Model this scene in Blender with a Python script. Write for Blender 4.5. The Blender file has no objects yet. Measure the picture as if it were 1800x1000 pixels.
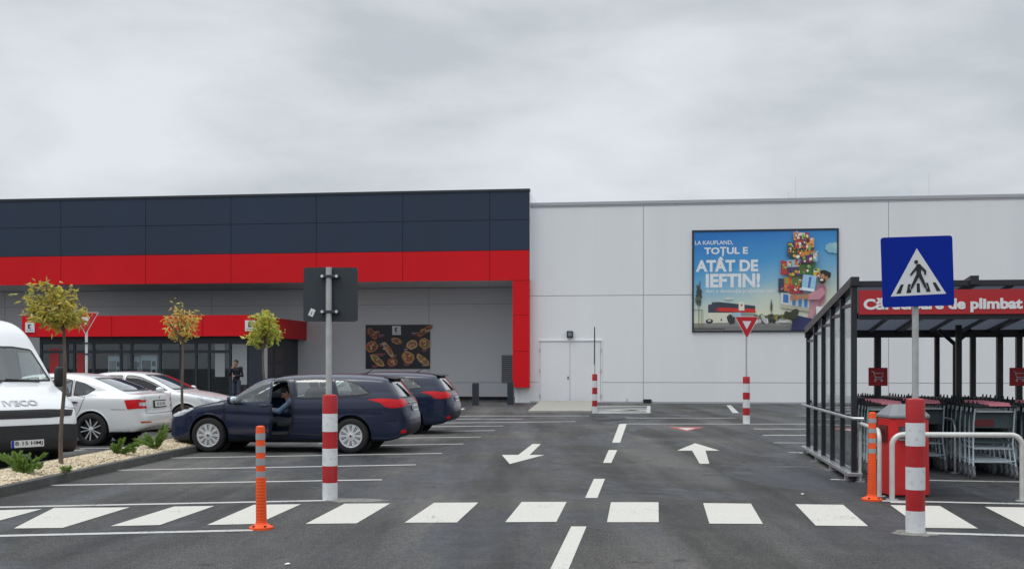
import bpy, bmesh, math, random
import numpy as np
from mathutils import Vector, Matrix, geometry
random.seed(7); RNG = np.random.default_rng(7)
PI = math.pi
# ---------------------------------------------------------------- photo geometry
F, H, YH, CX = 1960.0, 1.6, 641.0, 900.0          # focal length (px of an 1800 px wide frame), eye height, horizon row
def gnd(x, y, z=0.0):
    d = F*(H-z)/(y-YH); return Vector(((x-CX)*d/F, d, z))
def at(x, y, d):
    return Vector(((x-CX)*d/F, d, H+(YH-y)*d/F))
TH = math.atan(.128)                                # the store and road axis are turned this much
CT, ST = math.cos(TH), math.sin(TH)
def fr(s, n, z=0.0): return Vector((s*CT+n*ST, -s*ST+n*CT, z))
def to_fr(p): return (p.x*CT-p.y*ST, p.x*ST+p.y*CT)
def fpx(x, y, D):
    rx, rz = (x-CX)/F, (YH-y)/F
    t = D/(rx*ST+CT); return (t*rx*CT-t*ST, H+t*rz)
C = bpy.context.scene.collection
# ---------------------------------------------------------------- materials
def lin(c):
    if isinstance(c, str):
        c = c.lstrip('#'); c = [int(c[i:i+2], 16)/255 for i in (0, 2, 4)]
        return tuple(x/12.92 if x <= .04045 else ((x+.055)/1.055)**2.4 for x in c)
    return tuple(c)
MATS = {}
def mat(name, color, rough=.5, metal=0., var=0., vscale=3., bump=0., bscale=60., coat=0., spec=.5, stretch=None, dirt=0.):
    if name in MATS: return MATS[name]
    m = bpy.data.materials.new(name); m.use_nodes = True; nt = m.node_tree; b = nt.nodes['Principled BSDF']
    c = lin(color)
    b.inputs['Roughness'].default_value = rough; b.inputs['Metallic'].default_value = metal
    b.inputs['Specular IOR Level'].default_value = spec
    b.inputs['Coat Weight'].default_value = coat; b.inputs['Coat Roughness'].default_value = .04
    tc = nt.nodes.new('ShaderNodeTexCoord'); mp = nt.nodes.new('ShaderNodeMapping')
    nt.links.new(tc.outputs['Object'], mp.inputs[0])
    if stretch: mp.inputs['Scale'].default_value = stretch
    v = max(var, .03)
    n = nt.nodes.new('ShaderNodeTexNoise'); n.inputs['Scale'].default_value = vscale; n.inputs['Detail'].default_value = 6; n.inputs['Roughness'].default_value = .6
    nt.links.new(mp.outputs[0], n.inputs['Vector'])
    r = nt.nodes.new('ShaderNodeValToRGB'); r.color_ramp.elements[0].position = .3; r.color_ramp.elements[1].position = .7
    r.color_ramp.elements[0].color = (*[x*(1-v) for x in c], 1); r.color_ramp.elements[1].color = (*[min(1, x*(1+v)) for x in c], 1)
    nt.links.new(n.outputs['Fac'], r.inputs[0]); src = r.outputs[0]
    if dirt:
        n2 = nt.nodes.new('ShaderNodeTexNoise'); n2.inputs['Scale'].default_value = vscale*4; n2.inputs['Detail'].default_value = 8
        nt.links.new(mp.outputs[0], n2.inputs['Vector'])
        r2 = nt.nodes.new('ShaderNodeValToRGB'); r2.color_ramp.elements[0].position = .56; r2.color_ramp.elements[1].position = .75
        r2.color_ramp.elements[0].color = (0, 0, 0, 1); r2.color_ramp.elements[1].color = (dirt, dirt, dirt, 1)
        nt.links.new(n2.outputs['Fac'], r2.inputs[0])
        mx = nt.nodes.new('ShaderNodeMixRGB'); nt.links.new(r2.outputs[0], mx.inputs[0]); nt.links.new(src, mx.inputs[1])
        mx.inputs[2].default_value = (.08, .075, .065, 1); src = mx.outputs[0]
    nt.links.new(src, b.inputs['Base Color'])
    if bump:
        n3 = nt.nodes.new('ShaderNodeTexNoise'); n3.inputs['Scale'].default_value = bscale; n3.inputs['Detail'].default_value = 4
        nt.links.new(mp.outputs[0], n3.inputs['Vector'])
        bp = nt.nodes.new('ShaderNodeBump'); bp.inputs['Strength'].default_value = bump; bp.inputs['Distance'].default_value = .01
        nt.links.new(n3.outputs['Fac'], bp.inputs['Height']); nt.links.new(bp.outputs[0], b.inputs['Normal'])
    MATS[name] = m; return m
def glass(name, tint, refl=1.0, rough=.0):
    if name in MATS: return MATS[name]
    m = bpy.data.materials.new(name); m.use_nodes = True; nt = m.node_tree
    for n in list(nt.nodes):
        if n.type != 'OUTPUT_MATERIAL': nt.nodes.remove(n)
    out = [n for n in nt.nodes if n.type == 'OUTPUT_MATERIAL'][0]
    tr = nt.nodes.new('ShaderNodeBsdfTransparent'); tr.inputs[0].default_value = (*tint, 1)
    gl = nt.nodes.new('ShaderNodeBsdfGlossy'); gl.inputs['Roughness'].default_value = rough; gl.inputs[0].default_value = (.95, .97, .97, 1)
    lw = nt.nodes.new('ShaderNodeLayerWeight'); lw.inputs[0].default_value = .5; pw = nt.nodes.new('ShaderNodeMath'); pw.operation = 'POWER'; pw.inputs[1].default_value = 4.5; nt.links.new(lw.outputs['Facing'], pw.inputs[0])
    mu = nt.nodes.new('ShaderNodeMath'); mu.operation = 'MULTIPLY_ADD'; mu.inputs[1].default_value = .9*refl; mu.inputs[2].default_value = .045*refl; mu.use_clamp = True; lw = pw
    mx = nt.nodes.new('ShaderNodeMixShader')
    nt.links.new(lw.outputs[0], mu.inputs[0]); nt.links.new(mu.outputs[0], mx.inputs[0])
    nt.links.new(tr.outputs[0], mx.inputs[1]); nt.links.new(gl.outputs[0], mx.inputs[2]); nt.links.new(mx.outputs[0], out.inputs[0])
    MATS[name] = m; return m
def attr_mat(name, rough=.5):
    if name in MATS: return MATS[name]
    m = bpy.data.materials.new(name); m.use_nodes = True; nt = m.node_tree; b = nt.nodes['Principled BSDF']
    a = nt.nodes.new('ShaderNodeAttribute'); a.attribute_name = 'Col'
    nt.links.new(a.outputs['Color'], b.inputs['Base Color']); b.inputs['Roughness'].default_value = rough
    MATS[name] = m; return m
# ---------------------------------------------------------------- mesh builder
class MB:
    def __init__(s): s.v = []; s.f = []; s.m = []; s.c = []; s.vn = None
    def add(s, vs, fs, mi=0, col=None):
        o = len(s.v); s.v += [tuple(p) for p in vs]
        for f in fs: s.f.append(tuple(i+o for i in f)); s.m.append(mi); s.c.append(col)
        return s
    def box(s, x0, x1, y0, y1, z0, z1, mi=0, M=None, col=None):
        vs = [(x, y, z) for x in (x0, x1) for y in (y0, y1) for z in (z0, z1)]
        if M is not None: vs = [M @ Vector(p) for p in vs]
        return s.add(vs, [(0, 1, 3, 2), (4, 6, 7, 5), (0, 4, 5, 1), (2, 3, 7, 6), (0, 2, 6, 4), (1, 5, 7, 3)], mi, col)
    def tube(s, pts, r, seg=8, mi=0, closed=False, cap=True):
        pts = [Vector(p) for p in pts]; n = len(pts); rs = r if isinstance(r, (list, tuple)) else [r]*n
        rings = []; prev = None
        for i, p in enumerate(pts):
            a = pts[(i-1) % n] if (i > 0 or closed) else p; b = pts[(i+1) % n] if (i < n-1 or closed) else p
            t = (b-a); t = t.normalized() if t.length > 1e-9 else Vector((0, 0, 1))
            if prev is None:
                u = t.orthogonal().normalized()
                if abs(t.z) > .9: u = Vector((1, 0, 0)) - t*t.x; u.normalize()
            else:
                u = prev - t*prev.dot(t); u = u.normalized() if u.length > 1e-6 else t.orthogonal().normalized()
            prev = u; w = t.cross(u)
            rings.append([p + (u*math.cos(2*PI*k/seg)+w*math.sin(2*PI*k/seg))*rs[i] for k in range(seg)])
        vs = [q for rg in rings for q in rg]; fs = []
        for i in range(n if closed else n-1):
            j = (i+1) % n
            for k in range(seg): fs.append((i*seg+k, i*seg+(k+1) % seg, j*seg+(k+1) % seg, j*seg+k))
        if cap and not closed: fs += [tuple(range(seg))[::-1], tuple((n-1)*seg+k for k in range(seg))]
        return s.add(vs, fs, mi)
    def lathe(s, prof, seg=24, mi=0, axis='z', M=None, cap=True):
        vs = []
        for r, h in prof:
            for k in range(seg):
                a = 2*PI*k/seg; c, q = r*math.cos(a), r*math.sin(a)
                vs.append({'z': (c, q, h), 'y': (c, h, -q), 'x': (h, c, q)}[axis])
        if M is not None: vs = [M @ Vector(p) for p in vs]
        fs = [(i*seg+k, i*seg+(k+1) % seg, (i+1)*seg+(k+1) % seg, (i+1)*seg+k) for i in range(len(prof)-1) for k in range(seg)]
        if cap: fs += [tuple(range(seg))[::-1], tuple((len(prof)-1)*seg+k for k in range(seg))]
        return s.add(vs, fs, mi)
    def prism(s, pts, fn, a, b, mi=0, col=None):       # 2-D outline extruded from a to b through fn(u, v, w)
        n = len(pts)
        vs = [fn(u, v, a) for u, v in pts] + [fn(u, v, b) for u, v in pts]
        fs = [tuple(range(n))[::-1], tuple(range(n, 2*n))] + [(i, (i+1) % n, n+(i+1) % n, n+i) for i in range(n)]
        return s.add(vs, fs, mi, col)
    def ell(s, c, r, mi=0, p=1.0, nu=20, nv=12, M=None):    # super-ellipsoid
        sg = lambda x: math.copysign(abs(x)**p, x)
        vs = []
        for i in range(nv+1):
            t = -PI/2+PI*i/nv
            for k in range(nu):
                a = 2*PI*k/nu
                q = Vector((r[0]*sg(math.cos(t))*sg(math.cos(a)), r[1]*sg(math.cos(t))*sg(math.sin(a)), r[2]*sg(math.sin(t))))
                vs.append((M @ q if M is not None else q) + Vector(c))
        fs = [(i*nu+k, i*nu+(k+1) % nu, (i+1)*nu+(k+1) % nu, (i+1)*nu+k) for i in range(nv) for k in range(nu)]
        return s.add(vs, fs, mi)
def mesh_of(name, mb, mats, smooth=False, angle=40):
    me = bpy.data.meshes.new(name); me.from_pydata(mb.v, [], mb.f)
    for m in (mats if isinstance(mats, (list, tuple)) else [mats]): me.materials.append(m)
    if any(mb.m): me.polygons.foreach_set('material_index', mb.m)
    if any(c is not None for c in mb.c):
        ca = me.color_attributes.new('Col', 'FLOAT_COLOR', 'CORNER'); buf = []
        for f, c in zip(mb.f, mb.c): buf += list((*lin(c), 1.0))*len(f)
        ca.data.foreach_set('color', buf)
    if mb.vn is None:
        bm = bmesh.new(); bm.from_mesh(me); bmesh.ops.recalc_face_normals(bm, faces=bm.faces); bm.to_mesh(me); bm.free()
    else:
        me.polygons.foreach_set('use_smooth', [True]*len(me.polygons)); me.normals_split_custom_set_from_vertices(mb.vn); me.update(); return me
    if smooth:
        me.polygons.foreach_set('use_smooth', [True]*len(me.polygons)); me.set_sharp_from_angle(angle=math.radians(angle))
    me.update(); return me
def obj(name, mb, mats, parent=None, smooth=False, angle=40, bevel=0., loc=None):
    o = bpy.data.objects.new(name, mb if isinstance(mb, bpy.types.Mesh) else mesh_of(name, mb, mats, smooth, angle))
    C.objects.link(o)
    if parent: o.parent = parent
    if loc is not None: o.location = loc
    if bevel:
        b = o.modifiers.new('bevel', 'BEVEL'); b.width = bevel; b.segments = 2; b.limit_method = 'ANGLE'; b.angle_limit = math.radians(35)
    return o
def tag(o, label, cat, group=None):
    o['label'] = label; o['category'] = cat
    if group: o['group'] = group
    return o
def thing(name, label, cat, loc=(0, 0, 0), rotz=0., group=None):
    o = bpy.data.objects.new(name, None); C.objects.link(o); o.empty_display_size = .2
    o.location = loc; o.rotation_euler = (0, 0, rotz); return tag(o, label, cat, group)
def struct(name, mb, mats, **k):
    o = obj(name, mb, mats, **k); o['kind'] = 'structure'; return o
def copy_tree(o, parent=None):
    c = o.copy(); C.objects.link(c)
    if parent: c.parent = parent
    for ch in list(o.children): copy_tree(ch, c)
    return c
def lettering(name, text, x0, x1, z0, z1, y, m, parent, bold=.02, thick=.004, fn=None, keep=False, base=False):
    cu = bpy.data.curves.new(name, 'FONT'); cu.body = text; cu.offset = bold; cu.resolution_u = 4
    t = bpy.data.objects.new(name, cu); C.objects.link(t)
    dg = bpy.context.evaluated_depsgraph_get(); dg.update()
    me = bpy.data.meshes.new_from_object(t.evaluated_get(dg)); bpy.data.objects.remove(t); bpy.data.curves.remove(cu)
    n = len(me.vertices); co = np.empty(n*3); me.vertices.foreach_get('co', co); co = co.reshape(-1, 3)
    fs = [tuple(p.vertices) for p in me.polygons]; bpy.data.meshes.remove(me)
    lo, hi = co.min(0), co.max(0); sx = (x1-x0)/(hi[0]-lo[0]); sz = (z1-z0)/(hi[1]-lo[1])
    if keep: sz = sx
    mb = MB()
    pts = [((p[0]-lo[0])*sx+x0, (p[1]-lo[1])*sz+z0) for p in co]
    fn = fn or (lambda u, v, w: (u, y-w, v))
    # front sheet plus rim
    ed = {}
    for f in fs:
        for a, b in zip(f, f[1:]+f[:1]):
            k = (min(a, b), max(a, b)); ed[k] = None if k in ed else (a, b)
    mb.add([fn(u, v, thick) for u, v in pts], fs)
    vs = []; ff = []
    for e in ed.values():
        if e:
            o = len(vs); (a, b) = e
            vs += [fn(*pts[a], thick), fn(*pts[b], thick), fn(*pts[b], 0), fn(*pts[a], 0)]; ff.append((o, o+1, o+2, o+3))
    mb.add(vs, ff)
    return obj(name, mb, m, parent)
# ---------------------------------------------------------------- signed-distance solids
def poly_sdf_grid(poly, X, Z):
    P = np.asarray(poly, float); d2 = np.full(X.shape, 1e9); ins = np.zeros(X.shape, bool)
    for a, b in zip(P, np.roll(P, -1, 0)):
        e = b-a; L = e@e
        if L < 1e-12: continue
        t = np.clip(((X-a[0])*e[0]+(Z-a[1])*e[1])/L, 0, 1)
        d2 = np.minimum(d2, (X-a[0]-t*e[0])**2+(Z-a[1]-t*e[1])**2)
        cond = (a[1] > Z) != (b[1] > Z)
        if e[1] != 0: ins ^= cond & (X < (Z-a[1])*e[0]/e[1]+a[0])
    return np.where(ins, -1, 1)*np.sqrt(d2)
def inside(poly, U, V): return poly_sdf_grid(poly, np.asarray(U, float), np.asarray(V, float)) < 0
def spline(pts, closed=False, n=6):
    P = [np.array(p, float) for p in pts]; N = len(P); out = []
    for i in range(N if closed else N-1):
        p1, p2 = P[i], P[(i+1) % N]
        p0 = P[i-1] if (i > 0 or closed) else p1; p3 = P[(i+2) % N] if (i+2 < N or closed) else p2
        # centripetal catmull-rom keeps long and short spans apart
        d = lambda a, b: max(np.linalg.norm(a-b)**.5, 1e-4)
        t0 = 0; t1 = t0+d(p0, p1); t2 = t1+d(p1, p2); t3 = t2+d(p2, p3)
        for k in range(n):
            t = t1+(t2-t1)*k/n
            A1 = (t1-t)/(t1-t0)*p0+(t-t0)/(t1-t0)*p1; A2 = (t2-t)/(t2-t1)*p1+(t-t1)/(t2-t1)*p2; A3 = (t3-t)/(t3-t2)*p2+(t-t2)/(t3-t2)*p3
            B1 = (t2-t)/(t2-t0)*A1+(t-t0)/(t2-t0)*A2; B2 = (t3-t)/(t3-t1)*A2+(t-t1)/(t3-t1)*A3
            out.append((t2-t)/(t2-t1)*B1+(t-t1)/(t2-t1)*B2)
    if not closed: out.append(P[-1])
    return [tuple(p) for p in out]
def round_poly(pts, r, n=4):
    P = [np.array(p, float) for p in pts]; out = []; N = len(P)
    for i in range(N):
        a, b, c = P[i-1], P[i], P[(i+1) % N]
        la, lc = np.linalg.norm(a-b), np.linalg.norm(c-b); q = min(r, la*.45, lc*.45)
        s, e = b+(a-b)/la*q, b+(c-b)/lc*q
        for k in range(n+1):
            t = k/n; out.append(tuple((1-t)**2*s+2*t*(1-t)*b+t*t*e))
    return out
class Table:
    def __init__(s, poly, res=.012):
        P = np.asarray(poly); s.lo = P.min(0)-.35; hi = P.max(0)+.35; s.res = res
        nx, nz = np.ceil((hi-s.lo)/res).astype(int)+1
        X, Z = np.meshgrid(s.lo[0]+np.arange(nx)*res, s.lo[1]+np.arange(nz)*res, indexing='ij')
        s.T = poly_sdf_grid(poly, X, Z); s.n = (nx, nz)
    def __call__(s, u, v):
        a = np.clip((u-s.lo[0])/s.res, 0, s.n[0]-1.001); b = np.clip((v-s.lo[1])/s.res, 0, s.n[1]-1.001)
        i = a.astype(int); j = b.astype(int); a = a-i; b = b-j; T = s.T
        return T[i, j]*(1-a)*(1-b)+T[i+1, j]*a*(1-b)+T[i, j+1]*(1-a)*b+T[i+1, j+1]*a*b
def smax(a, b, k):
    h = np.maximum(k-np.abs(a-b), 0)/k; return np.maximum(a, b)+h*h*k*.25
def smin(a, b, k): return -smax(-a, -b, k)
def grad(f, P, e=.004):
    g = np.empty_like(P)
    for i in range(3):
        q = P.copy(); q[:, i] += e; r = P.copy(); r[:, i] -= e; g[:, i] = (f(q)-f(r))/(2*e)
    return g
def surface_nets(f, lo, hi, h, proj=3):
    lo = np.asarray(lo, float); n = np.ceil((np.asarray(hi)-lo)/h).astype(int)+1
    ax = [lo[i]+np.arange(n[i])*h for i in range(3)]
    V = np.empty(n)
    for i in range(n[0]):
        Y, Z = np.meshgrid(ax[1], ax[2], indexing='ij')
        V[i] = f(np.stack([np.full(Y.size, ax[0][i]), Y.ravel(), Z.ravel()], 1)).reshape(Y.shape)
    S = V < 0; m = n-1
    cnt = np.zeros(m); acc = np.zeros((*m, 3))
    sl = lambda o, ln: tuple(slice(o[i], o[i]+ln[i]) for i in range(3))
    for axn in range(3):
        o1, o2 = [i for i in range(3) if i != axn]
        for a in (0, 1):
            for b in (0, 1):
                p = [0, 0, 0]; p[o1] = a; p[o2] = b; q = list(p); q[axn] = 1
                v0, v1 = V[sl(p, m)], V[sl(q, m)]; cr = (v0 < 0) != (v1 < 0)
                t = np.where(cr, v0/np.where(cr, v0-v1, 1), 0)
                cnt += cr
                acc[..., o1] += cr*a; acc[..., o2] += cr*b; acc[..., axn] += t
    act = cnt > 0; idx = np.full(m, -1); idx[act] = np.arange(act.sum())
    base = np.stack(np.nonzero(act), 1)
    P = lo+(base+acc[act]/cnt[act][:, None])*h
    quads = []
    for axn in range(3):
        o1, o2 = (axn+1) % 3, (axn+2) % 3
        A = S.take(range(n[axn]-1), axn); B = S.take(range(1, n[axn]), axn)
        e = np.stack(np.nonzero(A != B), 1)
        ok = (e[:, o1] > 0) & (e[:, o1] < m[o1]) & (e[:, o2] > 0) & (e[:, o2] < m[o2]); e = e[ok]
        inn = A[tuple(e.T)]
        def g(d1, d2):
            c = e.copy(); c[:, o1] += d1; c[:, o2] += d2; return idx[tuple(c.T)]
        q = np.stack([g(-1, -1), g(0, -1), g(0, 0), g(-1, 0)], 1)
        q[~inn] = q[~inn][:, ::-1]; quads.append(q)
    Q = np.concatenate(quads)
    for _ in range(proj):
        v = f(P); G = grad(f, P); L = np.maximum((G*G).sum(1), .2)
        P = P-G*(np.clip(v, -h, h)/L)[:, None]
    return P, Q
def np_mesh(name, P, Q, mats, smooth=True, angle=45, mi=None, vn=None):
    used = np.unique(Q); re = np.full(len(P), -1); re[used] = np.arange(len(used)); P = P[used]; Q = re[Q]
    me = bpy.data.meshes.new(name); me.from_pydata(P.tolist(), [], Q.tolist())
    for m in (mats if isinstance(mats, (list, tuple)) else [mats]): me.materials.append(m)
    if mi is not None: me.polygons.foreach_set('material_index', np.asarray(mi, dtype=np.int32))
    if smooth:
        me.polygons.foreach_set('use_smooth', [True]*len(me.polygons)); me.set_sharp_from_angle(angle=math.radians(angle))
    if vn is not None: me.normals_split_custom_set_from_vertices(vn[used].tolist())
    me.update(); return me
def resample(pts, step, closed=True):
    out = []; N = len(pts)
    for i in range(N if closed else N-1):
        a, b = np.array(pts[i], float), np.array(pts[(i+1) % N], float); k = max(1, int(np.linalg.norm(b-a)/step))
        out += [tuple(a+(b-a)*j/k) for j in range(k)]
    if not closed: out.append(tuple(pts[-1]))
    return out
def inset_poly(pts, d):
    P = np.asarray(pts, float); A = np.sum(P[:, 0]*np.roll(P[:, 1], -1)-np.roll(P[:, 0], -1)*P[:, 1]); sg = 1 if A > 0 else -1
    t = np.roll(P, -1, 0)-np.roll(P, 1, 0); t /= np.maximum(np.linalg.norm(t, axis=1), 1e-9)[:, None]
    return [tuple(p) for p in P+sg*d*np.stack([-t[:, 1], t[:, 0]], 1)]
# ---------------------------------------------------------------- car bodies
class Body:
    """car shell: side outline x plan outline x front outline, blended, wheel arches cut"""
    def __init__(s, side, plan, front, arches, k1=.10, k2=.09, cx=.06, taper=None, archin=.62):
        s.side = Table(side); s.plan = Table(list(plan)+[(x, -y) for x, y in plan[::-1]]); s.front = Table(list(front)+[(-y, z) for y, z in front[::-1]])
        s.arches = arches; s.k1, s.k2, s.cx, s.taper, s.archin = k1, k2, cx, taper, archin
        P = np.array(side); s.lo = (P[:, 0].min()-.06, -max(y for x, y in plan)-.06, P[:, 1].min()-.06); s.hi = (P[:, 0].max()+.06, -s.lo[1], P[:, 1].max()+.06)
    def __call__(s, P):
        x, y, z = P[:, 0], P[:, 1], P[:, 2]; ay = np.abs(y)
        xe = x+s.cx*ay*ay*np.clip(x/.8, -1, 1)
        a = s.side(xe, z+.035*ay*ay); b = s.plan(x, ay)
        yt = ay*(1+s.taper(x, z)) if s.taper else ay
        g = s.front(yt, z)
        d = smax(smax(a, g, s.k1), b, s.k2)
        for (ax, az, R) in s.arches:
            d = np.maximum(d, -np.maximum(np.hypot(x-ax, z-az)-R, s.archin-ay))
        return d
    PL = {'left': (1, -1), 'right': (1, 1), 'front': (0, -1), 'rear': (0, 1), 'top': (2, -1)}
    def project(s, uv, plane):
        uv = np.asarray(uv, float); ax, sg = s.PL[plane]; P = np.zeros((len(uv), 3))
        oth = {1: (0, 2), 0: (1, 2), 2: (0, 1)}[ax]
        P[:, oth[0]] = uv[:, 0]; P[:, oth[1]] = uv[:, 1]
        start = {1: 1.35, 0: 3.4, 2: 3.2}[ax]
        P[:, ax] = -sg*start; t = np.zeros(len(uv))
        for _ in range(110):
            Q = P.copy(); Q[:, ax] += sg*t; t = np.minimum(t+.75*np.maximum(s(Q), -.05), 2*start)
        P[:, ax] += sg*t
        return P
def decal(body, poly, plane, off=.004, thick=.012, step=.035, inset=None, ne=.02):
    """a sheet cut to an outline and laid on the body; returns (panel, border) mesh builders"""
    out = resample(poly, step); loops = [out]
    if inset: loops.append(resample(inset_poly(out, inset), step))
    V = []; E = []
    for lp in loops:
        o = len(V); V += lp; E += [(o+i, o+(i+1) % len(lp)) for i in range(len(lp))]
    lo, hi = np.min(out, 0), np.max(out, 0)
    gx, gz = np.meshgrid(np.arange(lo[0], hi[0], step)+step/2, np.arange(lo[1], hi[1], step)+step/2, indexing='ij')
    ok = poly_sdf_grid(out, gx, gz) < -step*.5
    if inset: ok &= np.abs(poly_sdf_grid(loops[1], gx, gz)) > step*.4
    V += list(zip(gx[ok].tolist(), gz[ok].tolist()))
    v2, _, tris, *_r = geometry.delaunay_2d_cdt([Vector(p) for p in V], E, [], 1, 1e-5)
    uv = np.array([tuple(p) for p in v2]); P = body.project(uv, plane); N = grad(body, P, ne); N /= np.maximum(np.linalg.norm(N, axis=1), 1e-6)[:, None]
    ax, sg = body.PL[plane]; bad = N[:, ax]*-sg < .05; N[bad] = 0; N[bad, ax] = -sg
    top = P+N*off; bot = P-N*thick
    tris = [tuple(t) for t in tris]
    cen = np.array([uv[list(t)].mean(0) for t in tris]); inn = inside(loops[1], cen[:, 0], cen[:, 1]) if inset else np.ones(len(tris), bool)
    res = []
    for want in (True, False):
        T = [t for t, k in zip(tris, inn) if k == want]; mb = MB()
        if T:
            ed = {}
            for t in T:
                for a, b in zip(t, t[1:]+t[:1]):
                    k = (min(a, b), max(a, b)); ed[k] = None if k in ed else (a, b)
            use = sorted({i for t in T for i in t}); re = {j: i for i, j in enumerate(use)}; n = len(use)
            vs = [tuple(top[j]) for j in use]+[tuple(bot[j]) for j in use]
            fs = []
            for t in T:
                a, b, c = (top[i] for i in t); fl = np.dot(np.cross(b-a, c-a), N[t[0]]) < 0; t2 = tuple(re[i] for i in t); fs.append(t2[::-1] if fl else t2)
            mb.vn = [tuple(N[j]) for j in use]*2
            for e in ed.values():
                if e: fs.append((re[e[0]], re[e[1]], re[e[1]]+n, re[e[0]]+n))
            mb.add(vs, fs)
        res.append(mb)
    return res
def ribbon(body, line, plane, w=.012, off=.002, step=.04):
    L = np.array(resample(line, step, False)); t = np.gradient(L, axis=0); t /= np.linalg.norm(t, axis=1)[:, None]
    nrm = np.stack([-t[:, 1], t[:, 0]], 1)*w/2
    A = L+nrm; B = L-nrm; P = body.project(np.concatenate([A, B]), plane)
    N = grad(body, P, .006); N /= np.maximum(np.linalg.norm(N, axis=1), 1e-6)[:, None]; P = P+N*off
    n = len(L); return MB().add(P.tolist(), [(i, i+1, n+i+1, n+i) for i in range(n-1)])
def merge(*mbs):
    r = MB()
    for m in mbs: r.add(m.v, m.f)
    return r
# materials
M_NAVY = mat('navy car paint', (.010, .0165, .046), .28, .0, coat=.65, spec=.3, vscale=900, var=.12)
M_WHITE = mat('white car paint', (.72, .735, .74), .3, 0, coat=.8, vscale=1.2, var=.03)
M_BLK = mat('black plastic', (.012, .012, .014), .55, vscale=8, var=.2, bump=.05, bscale=300)
M_GAP = mat('panel gap', (.004, .004, .005), .9)
M_SEAL = mat('window seal', (.009, .009, .010), .35)
M_GL = glass('car window glass', (.84, .92, .90), 2.7); M_GLM = glass('smoked car window glass', (.36, .40, .42), 2.0)
M_GLD = glass('tinted car window glass', (.10, .11, .12), 1.1)
M_CHR = mat('bright metal', (.7, .7, .71), .18, 1.0)
M_SIL = mat('silver wheel paint', (.62, .63, .64), .4, .25, vscale=10, var=.06)
M_RUB = mat('tyre rubber', (.016, .016, .017), .85, vscale=12, var=.2, bump=.15, bscale=120)
M_REDL = mat('red lamp plastic', (.62, .006, .012), .2, coat=.25, spec=.3, vscale=60, var=.25)
M_CLR = mat('clear lamp plastic', (.50, .53, .55), .12, .25, coat=1.0, vscale=26, var=.3)
M_ORG = mat('orange reflector', (.55, .10, .02), .2, coat=.6)
M_PLATE = mat('plate white', (.72, .72, .70), .4)
M_INK = mat('plate black ink', (.01, .01, .01), .5)
M_BLUE = mat('plate blue band', (.01, .05, .35), .4)
M_SEAT = mat('dark seat cloth', (.035, .037, .042), .9, vscale=40, var=.2)
M_LINER = mat('headlining', (.42, .41, .39), .9)
def wheel(name, parent, x, y, side, R, style):
    hub = MB(); hub.lathe([(.0, -.09), (R*.60, -.09), (R*.60, .035), (0.0, .035)], 28, 0, 'y')
    w = obj('wheel', hub, M_BLK, parent, smooth=True, loc=(x, y, R))
    if side < 0: w.rotation_euler = (0, 0, PI)
    W = .10
    t = MB(); t.lathe([(R*.66, -W), (R*.93, -W), (R*.985, -W*.78), (R, -W*.45), (R, W*.45), (R*.985, W*.78), (R*.94, W), (R*.80, W*1.12), (R*.70, W*1.05), (R*.66, W*.8)], 40, 0, 'y', cap=False)
    obj('tyre', t, M_RUB, w, smooth=True, angle=35)
    r = MB(); yo = .085; rr = R*.72
    rot = lambda a: Matrix.Rotation(a, 4, 'Y')
    def spoke(a, r0, r1, w0, w1, yb, yt, mi):
        fn = lambda u, v, q: rot(a) @ Vector((u, q, v))
        r.prism([(r0, -w0), (r1, -w1), (r1, w1), (r0, w0)], fn, yb, yt, mi)
    if style == 'cover':
        r.lathe([(rr*.80, yo-.02), (rr*.82, yo+.004), (rr*.93, yo+.012), (rr, yo-.004), (rr*.99, yo-.03)], 40, 0, 'y', cap=False)
        r.lathe([(.0, yo+.02), (rr*.12, yo+.02), (rr*.16, yo+.014), (rr*.36, yo+.012), (rr*.40, yo-.02)], 30, 0, 'y')
        for k in range(10):
            spoke(2*PI*k/10, rr*.34, rr*.86, rr*.060, rr*.155, yo-.02, yo+.010, 0)
            spoke(2*PI*(k+.5)/10, rr*.34, rr*.86, rr*.014, rr*.030, yo-.02, yo+.006, 0)
        r.lathe([(.0, yo+.024), (rr*.085, yo+.024), (rr*.09, yo+.01)], 16, 1, 'y')
    else:
        r.lathe([(rr*.90, yo-.03), (rr*.92, yo), (rr, yo-.002), (rr*.99, yo-.03)], 40, 1, 'y', cap=False)
        r.lathe([(.0, yo+.004), (rr*.13, yo+.004), (rr*.2, yo-.004), (rr*.24, yo-.03)], 24, 0, 'y')
        for k in range(5):
            for q in (-.23, .23):
                spoke(2*PI*k/5+q, rr*.16, rr*.94, rr*.026, rr*.048, yo-.035, yo-.004+.003*q, 0)
    obj('rim', r, [M_SIL, M_BLK], w, smooth=True, angle=30)
    return w
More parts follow.
